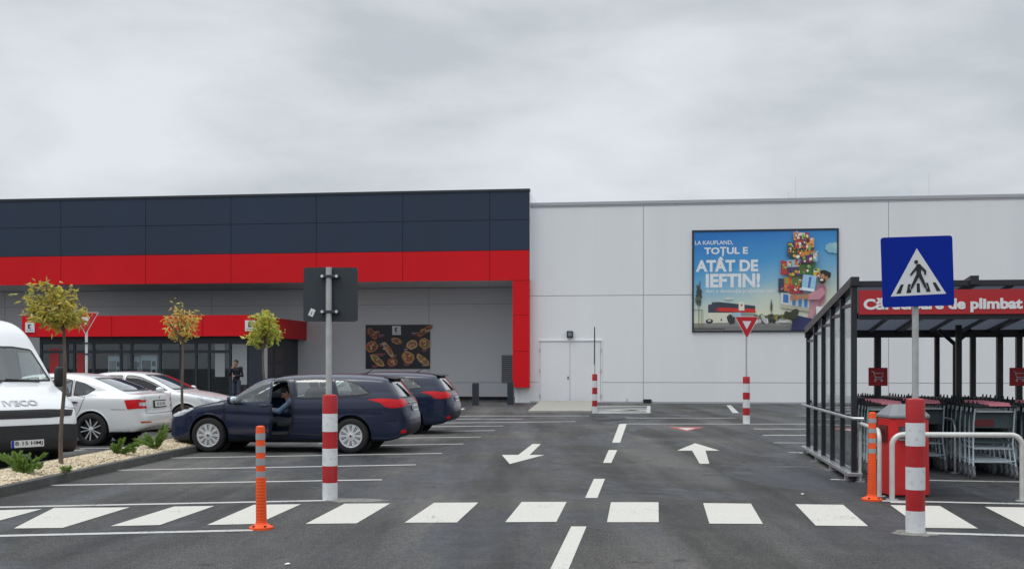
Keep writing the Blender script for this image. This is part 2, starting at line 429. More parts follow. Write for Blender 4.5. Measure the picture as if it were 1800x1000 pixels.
def seat_set(parent, wb, floor=.32, beige=False):
    for nm, x0, yy in (('front_seat', -.10, .36), ('front_seat', -.10, -.36)):
        m = MB(); m.ell((x0, yy, floor+.20), (.27, .25, .09), p=.5); M = Matrix.Rotation(math.radians(-14), 4, 'Y')
        m.ell((x0-.30, yy, floor+.52), (.085, .24, .34), p=.5, M=M); m.ell((x0-.40, yy, floor+.95), (.05, .13, .10), p=.6, M=M)
        obj(nm, m, M_SEAT, parent, smooth=True)
    m = MB(); m.ell((-.95, 0, floor+.20), (.25, .62, .10), p=.4); m.ell((-1.22, 0, floor+.50), (.09, .62, .30), p=.4, M=Matrix.Rotation(math.radians(-16), 4, 'Y'))
    for y in (-.4, .4): m.ell((-1.30, y, floor+.86), (.05, .13, .09), p=.6)
    obj('rear_seat', m, M_SEAT, parent, smooth=True)
    m = MB(); m.ell((1.02, 0, .80), (.32, .68, .15), p=.45); obj('dashboard', m, M_BLK, parent, smooth=True)
    m = MB(); M = Matrix.Translation((.56, .36, .86)) @ Matrix.Rotation(math.radians(-62), 4, 'Y')
    m.tube([M @ Vector((.185*math.cos(a), .185*math.sin(a), 0)) for a in np.linspace(0, 2*PI, 25)[:-1]], .016, 6, closed=True)
    for a in (0, PI*.75, -PI*.75): m.tube([M @ Vector((0, 0, -.03)), M @ Vector((.18*math.cos(a), .18*math.sin(a), 0))], .014, 5)
    m.tube([M @ Vector((0, 0, -.02)), M @ Vector((0, 0, -.25))], .03, 6)
    obj('steering_wheel', m, M_BLK, parent, smooth=True)
    m = MB(); m.box(-1.9, 1.2, -.62, .62, .24, .30); obj('floor_pan', m, M_BLK, parent)
def build_car(name, label, loc, rotz, B, paint, spec, group=None, seats=True):
    root = thing(name, label, 'car', loc, rotz, group)
    P, Q = surface_nets(B, B.lo, B.hi, .02); VN = grad(B, P, .012); VN /= np.maximum(np.linalg.norm(VN, axis=1), 1e-6)[:, None]
    cen = P[Q].mean(1); nor = np.cross(P[Q[:, 2]]-P[Q[:, 0]], P[Q[:, 3]]-P[Q[:, 1]]); nor /= np.maximum(np.linalg.norm(nor, axis=1), 1e-9)[:, None]
    keep = np.ones(len(Q), bool)
    def cut(poly, plane, shrink=.018):
        q = inset_poly(resample(poly, .03), shrink); ax, sg = B.PL[plane]; u, v = {1: (0, 2), 0: (1, 2), 2: (0, 1)}[ax]
        s = -sg
        lim = {'left': cen[:, 1] > .3, 'right': cen[:, 1] < -.3, 'front': cen[:, 0] > .0, 'rear': cen[:, 0] < -.6, 'top': cen[:, 2] > .5}[plane]
        keep[inside(q, cen[:, u], cen[:, v]) & (nor[:, ax]*s > .12) & lim] = False
    for poly, plane, kind in spec['glass']: cut(poly, plane)
    for poly, plane in spec.get('openings', []): cut(poly, plane, 0)
    up = cen[:, 2] < spec.get('black_below', .24)
    body = obj('body', np_mesh('body', P, Q[keep], [paint, M_BLK], mi=up[keep].astype(int), vn=VN), None, root)
    for poly, plane, kind in spec['glass']:
        pane, bord = decal(B, poly, plane, .003, .006, inset=.028 if kind != 'screen' else .035, ne=.07)
        obj('windscreen' if kind == 'screen' else 'rear_window' if plane == 'rear' else 'window', pane, M_GLD if kind == 'dark' else M_GLM if kind == 'mid' else M_GL, root, smooth=True)
        obj('window_trim', bord, M_SEAL, root, smooth=True)
    for nm, poly, plane, m in spec.get('panels', []):
        obj(nm, decal(B, poly, plane, spec.get('poff', .006) if nm not in ('door',) else .004, .012)[0], m, root, smooth=True, angle=50)
    for plane, lines in spec.get('seams', {}).items():
        obj('panel_gap', merge(*[ribbon(B, l, plane, .007, .0055) for l in lines]), M_GAP, root)
    R = spec['R']
    for (x, z, Ra) in B.arches:
        for s in (1, -1):
            yo = spec['track']+.055; yi = B.archin
            m = MB(); A = np.linspace(math.radians(-28), math.radians(208), 26)
            for y in (): pass
            vs = [(x+(Ra-.004)*math.cos(a), s*y, z+(Ra-.004)*math.sin(a)) for a in A for y in (yi-.02, yo)]
            m.add(vs, [(2*i, 2*i+1, 2*i+3, 2*i+2) for i in range(len(A)-1)])
            vs = [(x+(Ra+.01)*math.cos(a), s*(yi+.006), z+(Ra+.01)*math.sin(a)) for a in np.linspace(0, 2*PI, 33)[:-1]]
            m.add(vs, [tuple(range(32))])
            obj('wheel_arch', m, M_BLK, root, smooth=True)
            A = np.linspace(math.radians(-8), math.radians(188), 40); q_ = B.project([(x+(Ra+.012)*math.cos(a), z+(Ra+.012)*math.sin(a)) for a in A], 'left' if s > 0 else 'right')
            m = MB(); m.tube([tuple(p_-np.array([0, s*.004, 0])) for p_ in q_], .015, 6); obj('arch_lip', m, paint, root, smooth=True)
            wheel('wheel', root, x, s*spec['track'], s, R, spec['wheel'])
    if seats: seat_set(root, 2.65)
    return root, body
def mirror(parent, pos, paint, side, face=True):
    m = MB(); m.ell((0, 0, 0), (.075, .095, .078), p=.75); o = obj('mirror', m, paint, parent, smooth=True, loc=pos)
    g = MB(); g.ell((-.056, 0, .002), (.03, .080, .064), p=.8); obj('mirror_glass', g, mat('mirror glass', (.62, .70, .72), .06, .85), o, smooth=True)
    s = MB(); s.tube([(.01, 0, -.04), (.02, -side*.10, -.07), (.03, -side*.19, -.07)], [.028, .022, .03], 8); obj('mirror_arm', s, M_BLK, o, smooth=True)
    return o
def plate(body_parent, M, text, w=.52, h=.11, blue=True):
    m = MB(); m.box(-w/2, w/2, -.006, .006, -h/2, h/2); o = obj('number_plate', m, M_PLATE, body_parent); o.matrix_local = M
    if blue:
        q = MB(); q.box(-w/2, -w/2+.045, -.009, -.0065, -h/2, h/2); obj('country_band', q, M_BLUE, o)
    if text: lettering('plate_lettering', text, -w/2+.065, w/2-.02, -h*.33, h*.33, -.0065, M_INK, o, bold=.012, thick=.002)
    else:
        q = MB()
        for k in (0, 1, 2.6, 3.6, 5.2, 6.2, 7.2): q.box(-w/2+.075+k*.05, -w/2+.105+k*.05, -.008, -.0065, -h*.28, h*.28)
        c_ = obj('plate_characters', q, mat('blurred grey ink', (.16, .16, .17), .5), o); c_['kind'] = 'stuff'
    return o
def look(p, n, up=(0, 0, 1)):                            # local -y faces along n
    n = Vector(n).normalized(); y = -n; x = y.cross(Vector(up)).normalized(); z = x.cross(y)
    return Matrix.Translation(p) @ Matrix((x, y, z)).transposed().to_4x4()
sym = lambda pts: pts+[(-u, v) for u, v in pts[::-1]]
# ---------------------------------------------------------------- navy estate (two of them)
def estate_body(rear=0.):
    side = spline([(2.10, .22), (2.19, .30), (2.22, .46), (2.20, .59), (2.12, .69), (1.95, .765), (1.65, .85), (1.35, .912), (1.10, .955)], n=5)[:-1] \
        + spline([(1.10, .955), (.90, 1.05), (.62, 1.185), (.32, 1.315), (.02, 1.395), (-.40, 1.438), (-.85, 1.45), (-1.30, 1.44), (-1.65, 1.41), (-1.96, 1.37)], n=5)[:-1] \
        + spline([(-1.96, 1.37), (-2.06, 1.24), (-2.20, 1.05), (-2.26, .97)], n=4)[:-1] \
        + spline([(-2.26, .97), (-2.31, .88), (-2.345, .76), (-2.385, .69), (-2.40, .55), (-2.37, .42), (-2.24, .30), (-2.0, .235)], n=4) + [(-1.4, .20), (1.4, .18)]
    plan = spline([(2.25, 0), (2.235, .30), (2.17, .56), (2.02, .735), (1.80, .83), (1.40, .885), (.6, .905), (-.6, .91), (-1.5, .895), (-1.95, .855), (-2.22, .765), (-2.37, .58), (-2.42, .28), (-2.425, 0)], n=5)
    front = spline([(0, .12), (.76, .14), (.83, .20)], n=3)[:-1]+spline([(.83, .20), (.885, .36), (.91, .56), (.905, .70)], n=4)[:-1]+spline([(.905, .70), (.915, .80), (.90, .90), (.865, .97)], n=4)[:-1] \
        + spline([(.865, .97), (.82, 1.10), (.765, 1.24), (.71, 1.335), (.62, 1.40), (.42, 1.457), (.2, 1.48), (0, 1.485)], n=4)
    def taper(x, z):
        g = np.clip((z-.95)/.15, 0, 1); r = np.clip((-.7-x)/1.5, 0, 1); f = np.clip((x-.2)/1.2, 0, 1); return g*(.06*r*r+.05*f)
    return Body(side, plan, front, [(1.325, .325, .365), (-1.325, .325, .365)], taper=taper)
EST_OPEN = round_poly([(.80, .30), (-.16, .28), (-.27, .62), (-.235, 1.02), (-.13, 1.345), (.08, 1.335), (.36, 1.245), (.78, 1.05), (.98, .945), (1.03, .62), (.97, .36)], .06)
WIN_FD = round_poly([(.94, .94), (.62, 1.105), (.32, 1.245), (.06, 1.325), (-.11, 1.34), (-.20, .965), (.4, .93), (.86, .90)], .04)
WIN_RD = round_poly([(-.31, .975), (-.235, 1.335), (-.60, 1.352), (-.89, 1.345), (-1.005, 1.0), (-.97, .985)], .05)
WIN_RQ = round_poly([(-1.075, 1.005), (-.965, 1.34), (-1.22, 1.325), (-1.46, 1.245), (-1.64, 1.12), (-1.68, 1.07), (-1.45, 1.03)], .05)
def estate_spec(opened):
    gl = [(WIN_RD, 'left', 'side'), (WIN_RQ, 'left', 'side'), (WIN_RD, 'right', 'side'), (WIN_RQ, 'right', 'side'), (WIN_FD, 'right', 'side')]
    if not opened: gl.append((WIN_FD, 'left', 'side'))
    ws = round_poly(sym([(0.72, .985), (.60, 1.345)]), .05); rw = round_poly(sym([(.68, .99), (.54, 1.325)]), .08)
    gl += [(ws, 'front', 'screen'), (rw, 'rear', 'side')]
    lampS = round_poly([(-1.62, .972), (-1.86, .995), (-2.08, .985), (-2.24, .955), (-2.28, .84), (-2.08, .815), (-1.95, .835), (-1.86, .915)], .03)
    lampR = round_poly([(.50, .885), (.50, .955), (.62, .985), (.76, .985), (.78, .86), (.70, .845)], .03)
    head = round_poly([(1.60, .80), (1.82, .805), (2.0, .745), (2.10, .67), (2.0, .64), (1.84, .67)], .03)
    rd = round_poly([(-.27, .95), (-.26, .35), (-.93, .33), (-.97, .46), (-1.03, .62), (-1.07, .95)], .05)
    fd = round_poly([(1.02, .965), (1.04, .60), (.98, .34), (-.22, .33), (-.25, .95)], .05)
    pan = []
    for s in ('left', 'right'):
        pan += [('door', rd, s, M_NAVY), ('tail_light', lampS, s, M_REDL), ('headlight', head, s, M_CLR)]
        if not (opened and s == 'left'): pan.append(('door', fd, s, M_NAVY))
    for m in (1, -1): pan.append(('tail_light', [(m*y, z) for y, z in lampR], 'rear', M_REDL))
    pan += [('rear_reflector', [(y, z) for y, z in [(.66, .36), (.76, .36), (.76, .42), (.66, .42)]], 'rear', M_REDL), ('rear_bumper', round_poly(sym([(.62, .30), (.66, .52)]), .05), 'rear', M_BLK),
            ('grille', round_poly(sym([(.42, .40), (.46, .60)]), .04), 'front', M_BLK)]
    seam = [[(-.235, 1.35), (-.27, .95), (-.25, .35)], [(-.935, 1.34), (-1.06, .98), (-1.03, .66), (-.96, .48), (-.94, .33)], [(1.03, .98), (1.05, .62), (.99, .34), (-.94, .31)], [(-1.75, .56), (-2.2, .60)],
            [(1.05, .94), (1.5, .85), (1.62, .80)]]
    return dict(glass=gl, openings=[(EST_OPEN, 'left')] if opened else [], panels=pan, seams={'left': seam, 'right': seam}, R=.316, track=.80, wheel='cover', black_below=.235)
def estate_extras(root, B, opened):
    for s in (1, -1):
        if not (opened and s == 1): mirror(root, (.83, s*1.0, .99), M_NAVY, s)
        m = MB(); p = B.project([(-.90, .90)], 'left')[0]
        m.ell((-.86, s*(p[1]+.012), .885), (.095, .022, .016), p=.7); obj('door_handle', m, M_NAVY, root, smooth=True)
    m = MB(); m.prism([(-1.86, 1.385), (-2.06, 1.352), (-2.055, 1.335), (-1.90, 1.345)], lambda u, v, w: (u, w, v), -.55, .55); obj('spoiler', m, M_BLK, root, bevel=.008)
    m = MB(); m.tube([(-1.40, .0, 1.43), (-1.55, 0, 1.52)], [.012, .006], 6); m.ell((-1.39, 0, 1.432), (.05, .03, .015)); obj('aerial', m, M_BLK, root, smooth=True)
    q = B.project([(0, .80), (0, .74)], 'rear'); n = Vector((-1, 0, .22))
    plate(root, look(Vector(q[0])+n*.014, n), '')
    m = MB(); q = B.project([(.0, 1.02)], 'rear')[0]; m.tube([q+np.array([-.02, 0, 0]), B.project([(.12, 1.16)], 'rear')[0]+np.array([-.02, 0, 0]), B.project([(.28, 1.26)], 'rear')[0]+np.array([-.015, 0, 0])], [.022, .012, .008], 6)
    obj('rear_wiper', m, M_BLK, root, smooth=True)
    q = B.project([(0, .905)], 'rear')[0]; m = MB(); m.ell(q, (.02, .36, .018), p=.6); obj('chrome_strip', m, M_CHR, root, smooth=True)
    # black sill strip along the left side
    obj('sill_trim', ribbon(B, [(.95, .245), (-.92, .245)], 'left', .02, .006), M_BLK, root)
HD = math.radians(5.0)
E1 = estate_body()
mid = gnd(493, 795)
CAR_A, CAR_A_BODY = build_car('estate_car', 'navy blue estate car with its front door open and a driver inside', (mid.x+.80*math.sin(HD), mid.y+.80*math.cos(HD), 0), PI-HD, E1, M_NAVY, estate_spec(True), 'navy estate cars')
estate_extras(CAR_A, E1, True)
# open driver's door: skin, inner lining, frame, glass, turned about its front edge
fd = round_poly([(1.02, .90), (1.03, .60), (.97, .34), (-.20, .32), (-.265, .62), (-.24, .955), (.4, .92), (.96, .88)], .05)
ring = round_poly([(.98, .945), (.62, 1.14), (.32, 1.275), (.06, 1.352), (-.14, 1.362), (-.245, .93), (.4, .89), (.94, .84)], .03)
hx, hy = 1.0, .885
door = obj('door', decal(E1, fd, 'left', .0, .07)[0], M_NAVY, CAR_A, smooth=True, angle=40)
lin_in = decal(E1, inset_poly(resample(fd, .04), .01), 'left', -.068, .012)[0]
obj('door_lining', lin_in, mat('door card', (.03, .032, .036), .7), door, smooth=True)
g, b = decal(E1, ring, 'left', .0, .03, inset=.04, ne=.07)
obj('window', g, M_GL, door, smooth=True); obj('window_frame', b, M_NAVY, door, smooth=True)
mirror(door, (.68, .985, .965), M_NAVY, 1)
m = MB(); m.ell((-.10, .905, .885), (.095, .022, .016), p=.7); obj('door_handle', m, M_NAVY, door, smooth=True)
DA = math.radians(34)
door.matrix_local = Matrix.Translation((hx, hy, 0)) @ Matrix.Rotation(-DA*-1*-1, 4, 'Z') @ Matrix.Translation((-hx, -hy, 0))
# door frame seal in the body
_, sealmb = decal(E1, EST_OPEN, 'left', .002, .05, inset=.03)
obj('door_frame_seal', sealmb, M_SEAL, CAR_A, smooth=True)
HD2 = math.radians(6.0)
p2 = gnd(717, 763); hv = Vector((-math.cos(HD2), math.sin(HD2), 0)); aw = Vector((math.sin(HD2), math.cos(HD2), 0))
w2, _ = build_car('estate_car', 'navy blue estate car parked behind the one with the open door', p2+hv*1.325+aw*.80, PI-HD2, E1, M_NAVY, estate_spec(False), 'navy estate cars')
estate_extras(w2, E1, False)
# ---------------------------------------------------------------- white liftback and white saloon
def lift_body(deck):
    roofline = [(1.10, .985), (.80, 1.14), (.50, 1.275), (.20, 1.385), (-.05, 1.425), (-.45, 1.445), (-.85, 1.42), (-1.25, 1.335), (-1.62, 1.205), (-1.90, 1.09), (-2.06, 1.035)]
    side = spline([(2.10, .24), (2.22, .32), (2.25, .48), (2.23, .62), (2.15, .73), (1.98, .81), (1.70, .88), (1.40, .94), (1.10, .985)], n=5)[:-1]+spline(roofline, n=5)[:-1] \
        + spline([(-2.06, 1.035), (-2.22, 1.025), (-2.335, 1.005), (-2.36, .96)], n=4)[:-1]+spline([(-2.36, .96), (-2.375, .80), (-2.39, .66), (-2.425, .60), (-2.43, .46), (-2.38, .36), (-2.2, .28)], n=4)+[(-1.4, .21), (1.4, .19)]
    plan = spline([(2.28, 0), (2.26, .30), (2.19, .56), (2.03, .735), (1.80, .83), (1.40, .885), (.6, .905), (-.6, .91), (-1.5, .90), (-2.0, .865), (-2.25, .79), (-2.40, .62), (-2.45, .3), (-2.455, 0)], n=5)
    front = spline([(0, .12), (.76, .14), (.83, .20)], n=3)[:-1]+spline([(.83, .20), (.885, .36), (.908, .56), (.905, .72)], n=4)[:-1]+spline([(.905, .72), (.91, .82), (.895, .91), (.86, .97)], n=4)[:-1] \
        + spline([(.86, .97), (.805, 1.10), (.74, 1.24), (.68, 1.345), (.60, 1.41), (.42, 1.47), (.2, 1.49), (0, 1.495)], n=4)
    def taper(x, z):
        g = np.clip((z-.93)/.15, 0, 1); r = np.clip((-.6-x)/1.6, 0, 1); f = np.clip((x-.2)/1.2, 0, 1); return g*(.16*r*r+.05*f)
    return Body(side, plan, front, [(1.345, .325, .365), (-1.345, .325, .365)], taper=taper)
L1 = lift_body(True)
wF = round_poly([(.93, .985), (.55, 1.175), (.20, 1.315), (-.02, 1.35), (-.17, 1.352), (-.20, .965)], .04)
wR = round_poly([(-.28, .965), (-.25, 1.352), (-.60, 1.352), (-.90, 1.30), (-.93, .98), (-.90, .97)], .04)
wQ = round_poly([(-.97, .985), (-.945, 1.29), (-1.15, 1.235), (-1.36, 1.135), (-1.40, 1.11), (-1.22, 1.0)], .03)
def lift_spec(dark, near):
    ws = round_poly(sym([(.69, 1.0), (.565, 1.365)]), .05); rw = round_poly(sym([(.62, 1.065), (.50, 1.335)]), .06)
    gl = [(ws, 'front', 'screen'), (rw, 'rear', 'mid')]
    for s in ('left', 'right'): gl += [(w, s, 'dark' if dark else 'mid') for w in (wF, wR, wQ)]
    lampS = round_poly([(-2.02, .905), (-2.30, .92), (-2.335, .745), (-2.08, .72)], .015)
    head = round_poly([(1.62, .83), (1.86, .84), (2.06, .78), (2.13, .70), (1.98, .67), (1.80, .70)], .03)
    fdo = round_poly([(.98, .95), (1.02, .60), (.97, .33), (-.22, .32), (-.24, .95)], .04); rdo = round_poly([(-.26, .95), (-.25, .32), (-.90, .32), (-.98, .50), (-1.10, .70), (-1.20, .955)], .05)
    pan = []
    for s in ('left', 'right'):
        pan += [('door', fdo, s, M_WHITE), ('door', rdo, s, M_WHITE), ('tail_light', lampS, s, M_REDL), ('headlight', head, s, M_CLR)]
    for m in (1, -1):
        f = lambda q: [(m*y, z) for y, z in q]
        pan += [('tail_light', f([(.56, .90), (.76, .91), (.76, .865), (.62, .855)]), 'rear', M_REDL), ('tail_light', f([(.64, .85), (.76, .86), (.76, .79), (.70, .785)]), 'rear', M_CLR), ('tail_light', f([(.54, .745), (.76, .735), (.76, .78), (.62, .785)]), 'rear', M_REDL),
                ('rear_reflector', f([(.42, .45), (.74, .45), (.74, .485), (.52, .48)]), 'rear', M_ORG)]
    seam = [[(-.225, 1.36), (-.25, .95), (-.235, .32)], [(-.92, 1.31), (-.955, 1.0), (-1.21, .96), (-1.12, .72), (-.99, .52), (-.92, .31)], [(.99, .96), (1.04, .60), (.99, .33), (-.92, .30)], [(-1.75, .72), (-2.05, .72)], [(-1.42, 1.12), (-1.3, .99), (-1.15, .70)]]
    return dict(glass=gl, panels=pan, seams={'left': seam[:4], 'right': seam[:4], 'rear': [[(-.62, .63), (.62, .63)], [(-.62, 1.0), (-.60, .64)], [(.62, 1.0), (.60, .64)]]}, R=.325, track=.80, wheel='alloy', black_below=.28)
def lift_extras(root, B, text):
    for s in (1, -1):
        mirror(root, (.80, s*1.0, 1.0), M_WHITE, s)
        for x in (-.08, -.98):
            m = MB(); p = B.project([(x, .86)], 'left')[0]; m.ell((x, s*(p[1]+.012), .86), (.10, .022, .017), p=.7); obj('door_handle', m, M_BLK, root, smooth=True)
    n = Vector((-1, 0, .10)); q = Vector(B.project([(0, .81)], 'rear')[0])
    m = MB(); m.box(-.30, .30, -.004, .004, -.075, .075); o = obj('plate_recess', m, M_BLK, root); o.matrix_local = look(q+n*.008, n)
    plate(root, look(q+n*.024, n), text, blue=False)
    m = MB(); m.ell(tuple(Vector(B.project([(0, .945)], 'rear')[0])), (.012, .036, .036)); obj('boot_badge', m, M_CHR, root, smooth=True)
HD3 = math.radians(6.0)
p3 = gnd(163, 783); hv = Vector((-math.cos(HD3), math.sin(HD3), 0)); aw = Vector((math.sin(HD3), math.cos(HD3), 0))
c3, _ = build_car('liftback_car', 'white hatchback saloon with red tail lights parked beside the white van', p3+hv*1.345+aw*.80, PI-HD3, L1, M_WHITE, lift_spec(False, 'left'), 'white cars'); lift_extras(c3, L1, '')
HD4 = math.radians(6.0); d4 = 27.2
hv = Vector((math.cos(HD4), -math.sin(HD4), 0)); nose = Vector(((412-CX)*d4/F, d4, 0))
c4, _ = build_car('saloon_car', 'white saloon with dark windows, bonnet pointing right behind the other white car', nose-hv*2.25, -HD4, L1, M_WHITE, lift_spec(True, 'right'), 'white cars'); lift_extras(c4, L1, '')
# ---------------------------------------------------------------- white van
side = spline([(2.55, .20), (2.68, .26), (2.72, .40), (2.70, .56), (2.68, .68), (2.63, .82), (2.55, .93), (2.38, 1.06), (2.10, 1.20), (1.90, 1.285)], n=4)[:-1] \
    + spline([(1.90, 1.285), (1.65, 1.60), (1.42, 1.90)], n=4)[:-1]+spline([(1.42, 1.90), (1.24, 2.13), (1.0, 2.29), (.66, 2.38), (.2, 2.41), (-1.0, 2.42), (-2.85, 2.42)], n=4)+[(-2.95, 2.3), (-2.98, .40), (-2.8, .30), (0, .26)]
plan = spline([(2.76, 0), (2.75, .45), (2.70, .74), (2.56, .91), (2.25, .985), (1.9, 1.0), (0, 1.0), (-2.9, .99)], n=4)+[(-2.99, .95), (-3.0, 0)]
front = spline([(0, .14), (.88, .16), (.95, .24)], n=3)[:-1]+spline([(.95, .24), (.99, .5), (1.0, .8), (.985, 1.1), (.965, 1.28)], n=3)[:-1]+spline([(.965, 1.28), (.90, 1.62), (.83, 1.95), (.74, 2.24), (.66, 2.36), (.5, 2.42), (0, 2.45)], n=4)
VB = Body(side, plan, front, [(1.72, .345, .40), (-1.75, .345, .40)], cx=.09, archin=.70)
ws = round_poly(sym([(.88, 1.325), (.80, 1.60), (.72, 1.86), (.40, 1.905)]), .05)
sw = round_poly([(1.55, 1.36), (1.25, 1.78), (1.1, 1.84), (.62, 1.84), (.60, 1.30), (1.48, 1.30)], .05)
pan = [('grille', sym([(.40, .765), (.80, .785), (.86, .875), (.40, .895)]), 'front', M_BLK),
       ('bumper', round_poly(sym([(.86, .28), (.93, .40), (.93, .64), (.60, .66)]), .03), 'front', M_BLK)]
for sgn, s in ((1, 'left'), (-1, 'right')):
    pan += [('headlight', round_poly([(sgn*y, z) for y, z in [(.70, .92), (.90, .89), (.92, 1.05), (.87, 1.11), (.78, 1.05)]], .03), 'front', M_CLR),
            ('bumper_corner', round_poly([(1.98, .30), (2.52, .28), (2.60, .42), (2.58, .66), (2.34, .74), (2.22, .60), (2.12, .50)], .04), s, M_BLK),
            ('headlight', round_poly([(2.22, .86), (2.42, .80), (2.48, .92), (2.36, 1.0)], .03), s, M_CLR)]
VR = math.radians(-40)
vfront = Vector(((48-CX)*17.3/F, 17.3, 0)); hvv = Vector((math.cos(VR), math.sin(VR), 0))
van, _ = build_car('delivery_van', 'white high roof delivery van cut off by the left edge, nose towards the gravel strip', vfront-hvv*2.72, VR, VB, M_WHITE,
                   dict(glass=[(ws, 'front', 'screen'), (sw, 'left', 'side'), (sw, 'right', 'side')], panels=pan, poff=.008, seams={}, R=.345, track=.86, wheel='cover', black_below=.30), seats=False)
van['category'] = 'van'
for s in (1, -1):
    m = MB(); m.ell((0, 0, 0), (.06, .075, .17), p=.5); o = obj('mirror', m, M_BLK, van, smooth=True, loc=(1.70, s*1.06, 1.40))
    q = MB(); q.tube([(.0, -s*.02, -.12), (.03, -s*.16, -.12)], .03, 6); obj('mirror_arm', q, M_BLK, o, smooth=True)
m = MB()
for yy in (-.30, .35):
    a = VB.project([(yy+.30, 1.33)], 'front')[0]; b = VB.project([(yy-.28, 1.35)], 'front')[0]; m.tube([a+np.array([.02, 0, .0]), (a+b)/2+np.array([.03, 0, .01]), b+np.array([.02, 0, .02])], .013, 5)
obj('wiper', m, M_BLK, van, smooth=True)
m = MB()
for z in (.79, .815, .84, .865):
    l = [VB.project([(y, z)], 'front')[0]+np.array([.012, 0, 0]) for y in np.linspace(-.78, .78, 15)]; m.tube(l, .006, 4)
obj('grille_bar', m, mat('grey grille', (.05, .05, .055), .4), van)
def on_van(u, v, w):
    p = Vector(VB.project([(u, v)], 'front')[0]); return (p.x+.004+w, p.y, p.z)
def vproj(u, v, w):
    return (vcache[(round(u, 5), round(v, 5))][0]+.004+w*1.0, u, v)
class VC(dict):
    def __missing__(s, k): s[k] = VB.project([k], 'front')[0]; return s[k]
vcache = VC()
M_VANL = mat('raised silver letters', (.42, .43, .44), .25, .8)
lettering('badge_lettering', 'IVECO', -.27, .29, .965, 1.045, 0, M_VANL, van, bold=.02, thick=.015, fn=lambda u, v, w: vproj(u, v, w))
q = Vector(VB.project([(0, .38)], 'front')[0]); plate(van, look(q+Vector((.02, 0, 0)), (1, 0, .02)), 'B 15 HMJ')
m = MB(); m.box(-2.9, 1.6, -.85, .85, .30, .36); m.ell((1.75, 0, 1.05), (.30, .86, .20), p=.5); obj('dashboard', m, M_BLK, van, smooth=True)
for yy in (.45, -.45):
    m = MB(); m.ell((.75, yy, .75), (.28, .26, .10), p=.5); m.ell((.45, yy, 1.12), (.09, .26, .38), p=.5); m.ell((.38, yy, 1.62), (.06, .14, .11), p=.6); obj('front_seat', m, M_SEAT, van, smooth=True)
m = MB(); m.box(.10, .14, -.92, .92, .36, 2.2); obj('bulkhead', m, mat('grey bulkhead', (.25, .27, .27), .8), van)
m = MB()
for y, w in ((-.55, .2), (.42, .26), (.62, .16)): m.box(1.55, 1.80, y-w, y+w, 1.262, 1.275, M=Matrix.Rotation(.02, 4, 'Z'))
obj('paper', m, mat('white paper', (.75, .77, .77), .8), van)
# ---------------------------------------------------------------- supermarket
D0 = 46.55*CT*1.0131                                 # distance of the long wall plane along its normal
DW = D0; DF = D0-.35; DR = D0+3.9; DV = 45.0*1.002*CT - .35 - 1.0
s0, _ = fpx(932, 700, DW)
store = thing('supermarket', 'long grey supermarket with dark blue fascia, red band and red portal leg', 'building', fr(s0, DW, 0), -TH)
def L(x, y, D): s, z = fpx(x, y, D); return s-s0, z      # local s, z (n is D-DW)
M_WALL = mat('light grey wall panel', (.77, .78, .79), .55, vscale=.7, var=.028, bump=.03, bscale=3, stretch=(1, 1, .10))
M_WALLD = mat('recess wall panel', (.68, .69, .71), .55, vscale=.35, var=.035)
M_DARK = mat('dark blue cassette', (.025, .040, .070), .42, spec=.3, vscale=.3, var=.08)
M_RED = mat('red cassette', (.64, .006, .012), .45, spec=.22, vscale=.3, var=.05)
M_JOINT = mat('dark joint', (.012, .014, .02), .8)
M_JG = mat('grey joint', (.42, .43, .44), .8)
M_TRIM = mat('galvanised trim', (.42, .43, .45), .4, .3)
M_ANTH = mat('anthracite frame', (.020, .027, .038), .4, vscale=5, var=.1)
ZT = L(1400, 354, DW)[1]; Z1 = L(1100, 519, DW)[1]; Z2 = L(1100, 672, DW)[1]
SR = 46.0; SL = -46.0
xs = [L(x, 400, DW)[0] for x in (1131, 1562)]; pitch = xs[1]-xs[0]
xs = [xs[0]+pitch*k for k in range(-1, 5)]
# main wall: panels with real grooves between them
m = MB(); j = MB()
edges = [-.62]+[x for x in xs if x > 1]+[SR]; edges = sorted(e for e in edges if e <= SR)
zs = [(-.05, Z2), (Z2, Z1), (Z1, ZT)]
g = .012
for a, b in zip(edges, edges[1:]):
    for z0, z1 in zs: m.box(a+g, b-g, 0, .14, z0+g, z1-g)
j.box(-.62, SR, .03, .20, -.05, ZT-.01)
obj('wall', m, M_WALL, store); obj('wall_joint', j, M_JG, store)
m = MB(); m.box(-.62, SR, .205, 16, -.05, ZT-.05); m.box(SL, -.625, 4.2, 16, -.05, 8.1); obj('wall_core', m, M_WALLD, store)
m = MB(); m.box(.02, SR, -.04, .3, ZT, ZT+.13); obj('roof_coping', m, M_TRIM, store); m = MB(); m.box(.02, SR, -.02, .02, ZT-.07, ZT-.003); obj('coping_shadow_strip', m, M_JG, store)  # solid grey strip draws the shadow line under the coping
for x, h in ((1398, 1.1), (1633, 1.2), (1386, .5), (1600, .45)):
    s, z = L(x, 352, DW+1.5); m = MB(); m.tube([(s, 1.5, ZT-.1), (s, 1.5, ZT+.15+h)], [.008, .005], 5); obj('lightning_rod', m, M_TRIM, store)
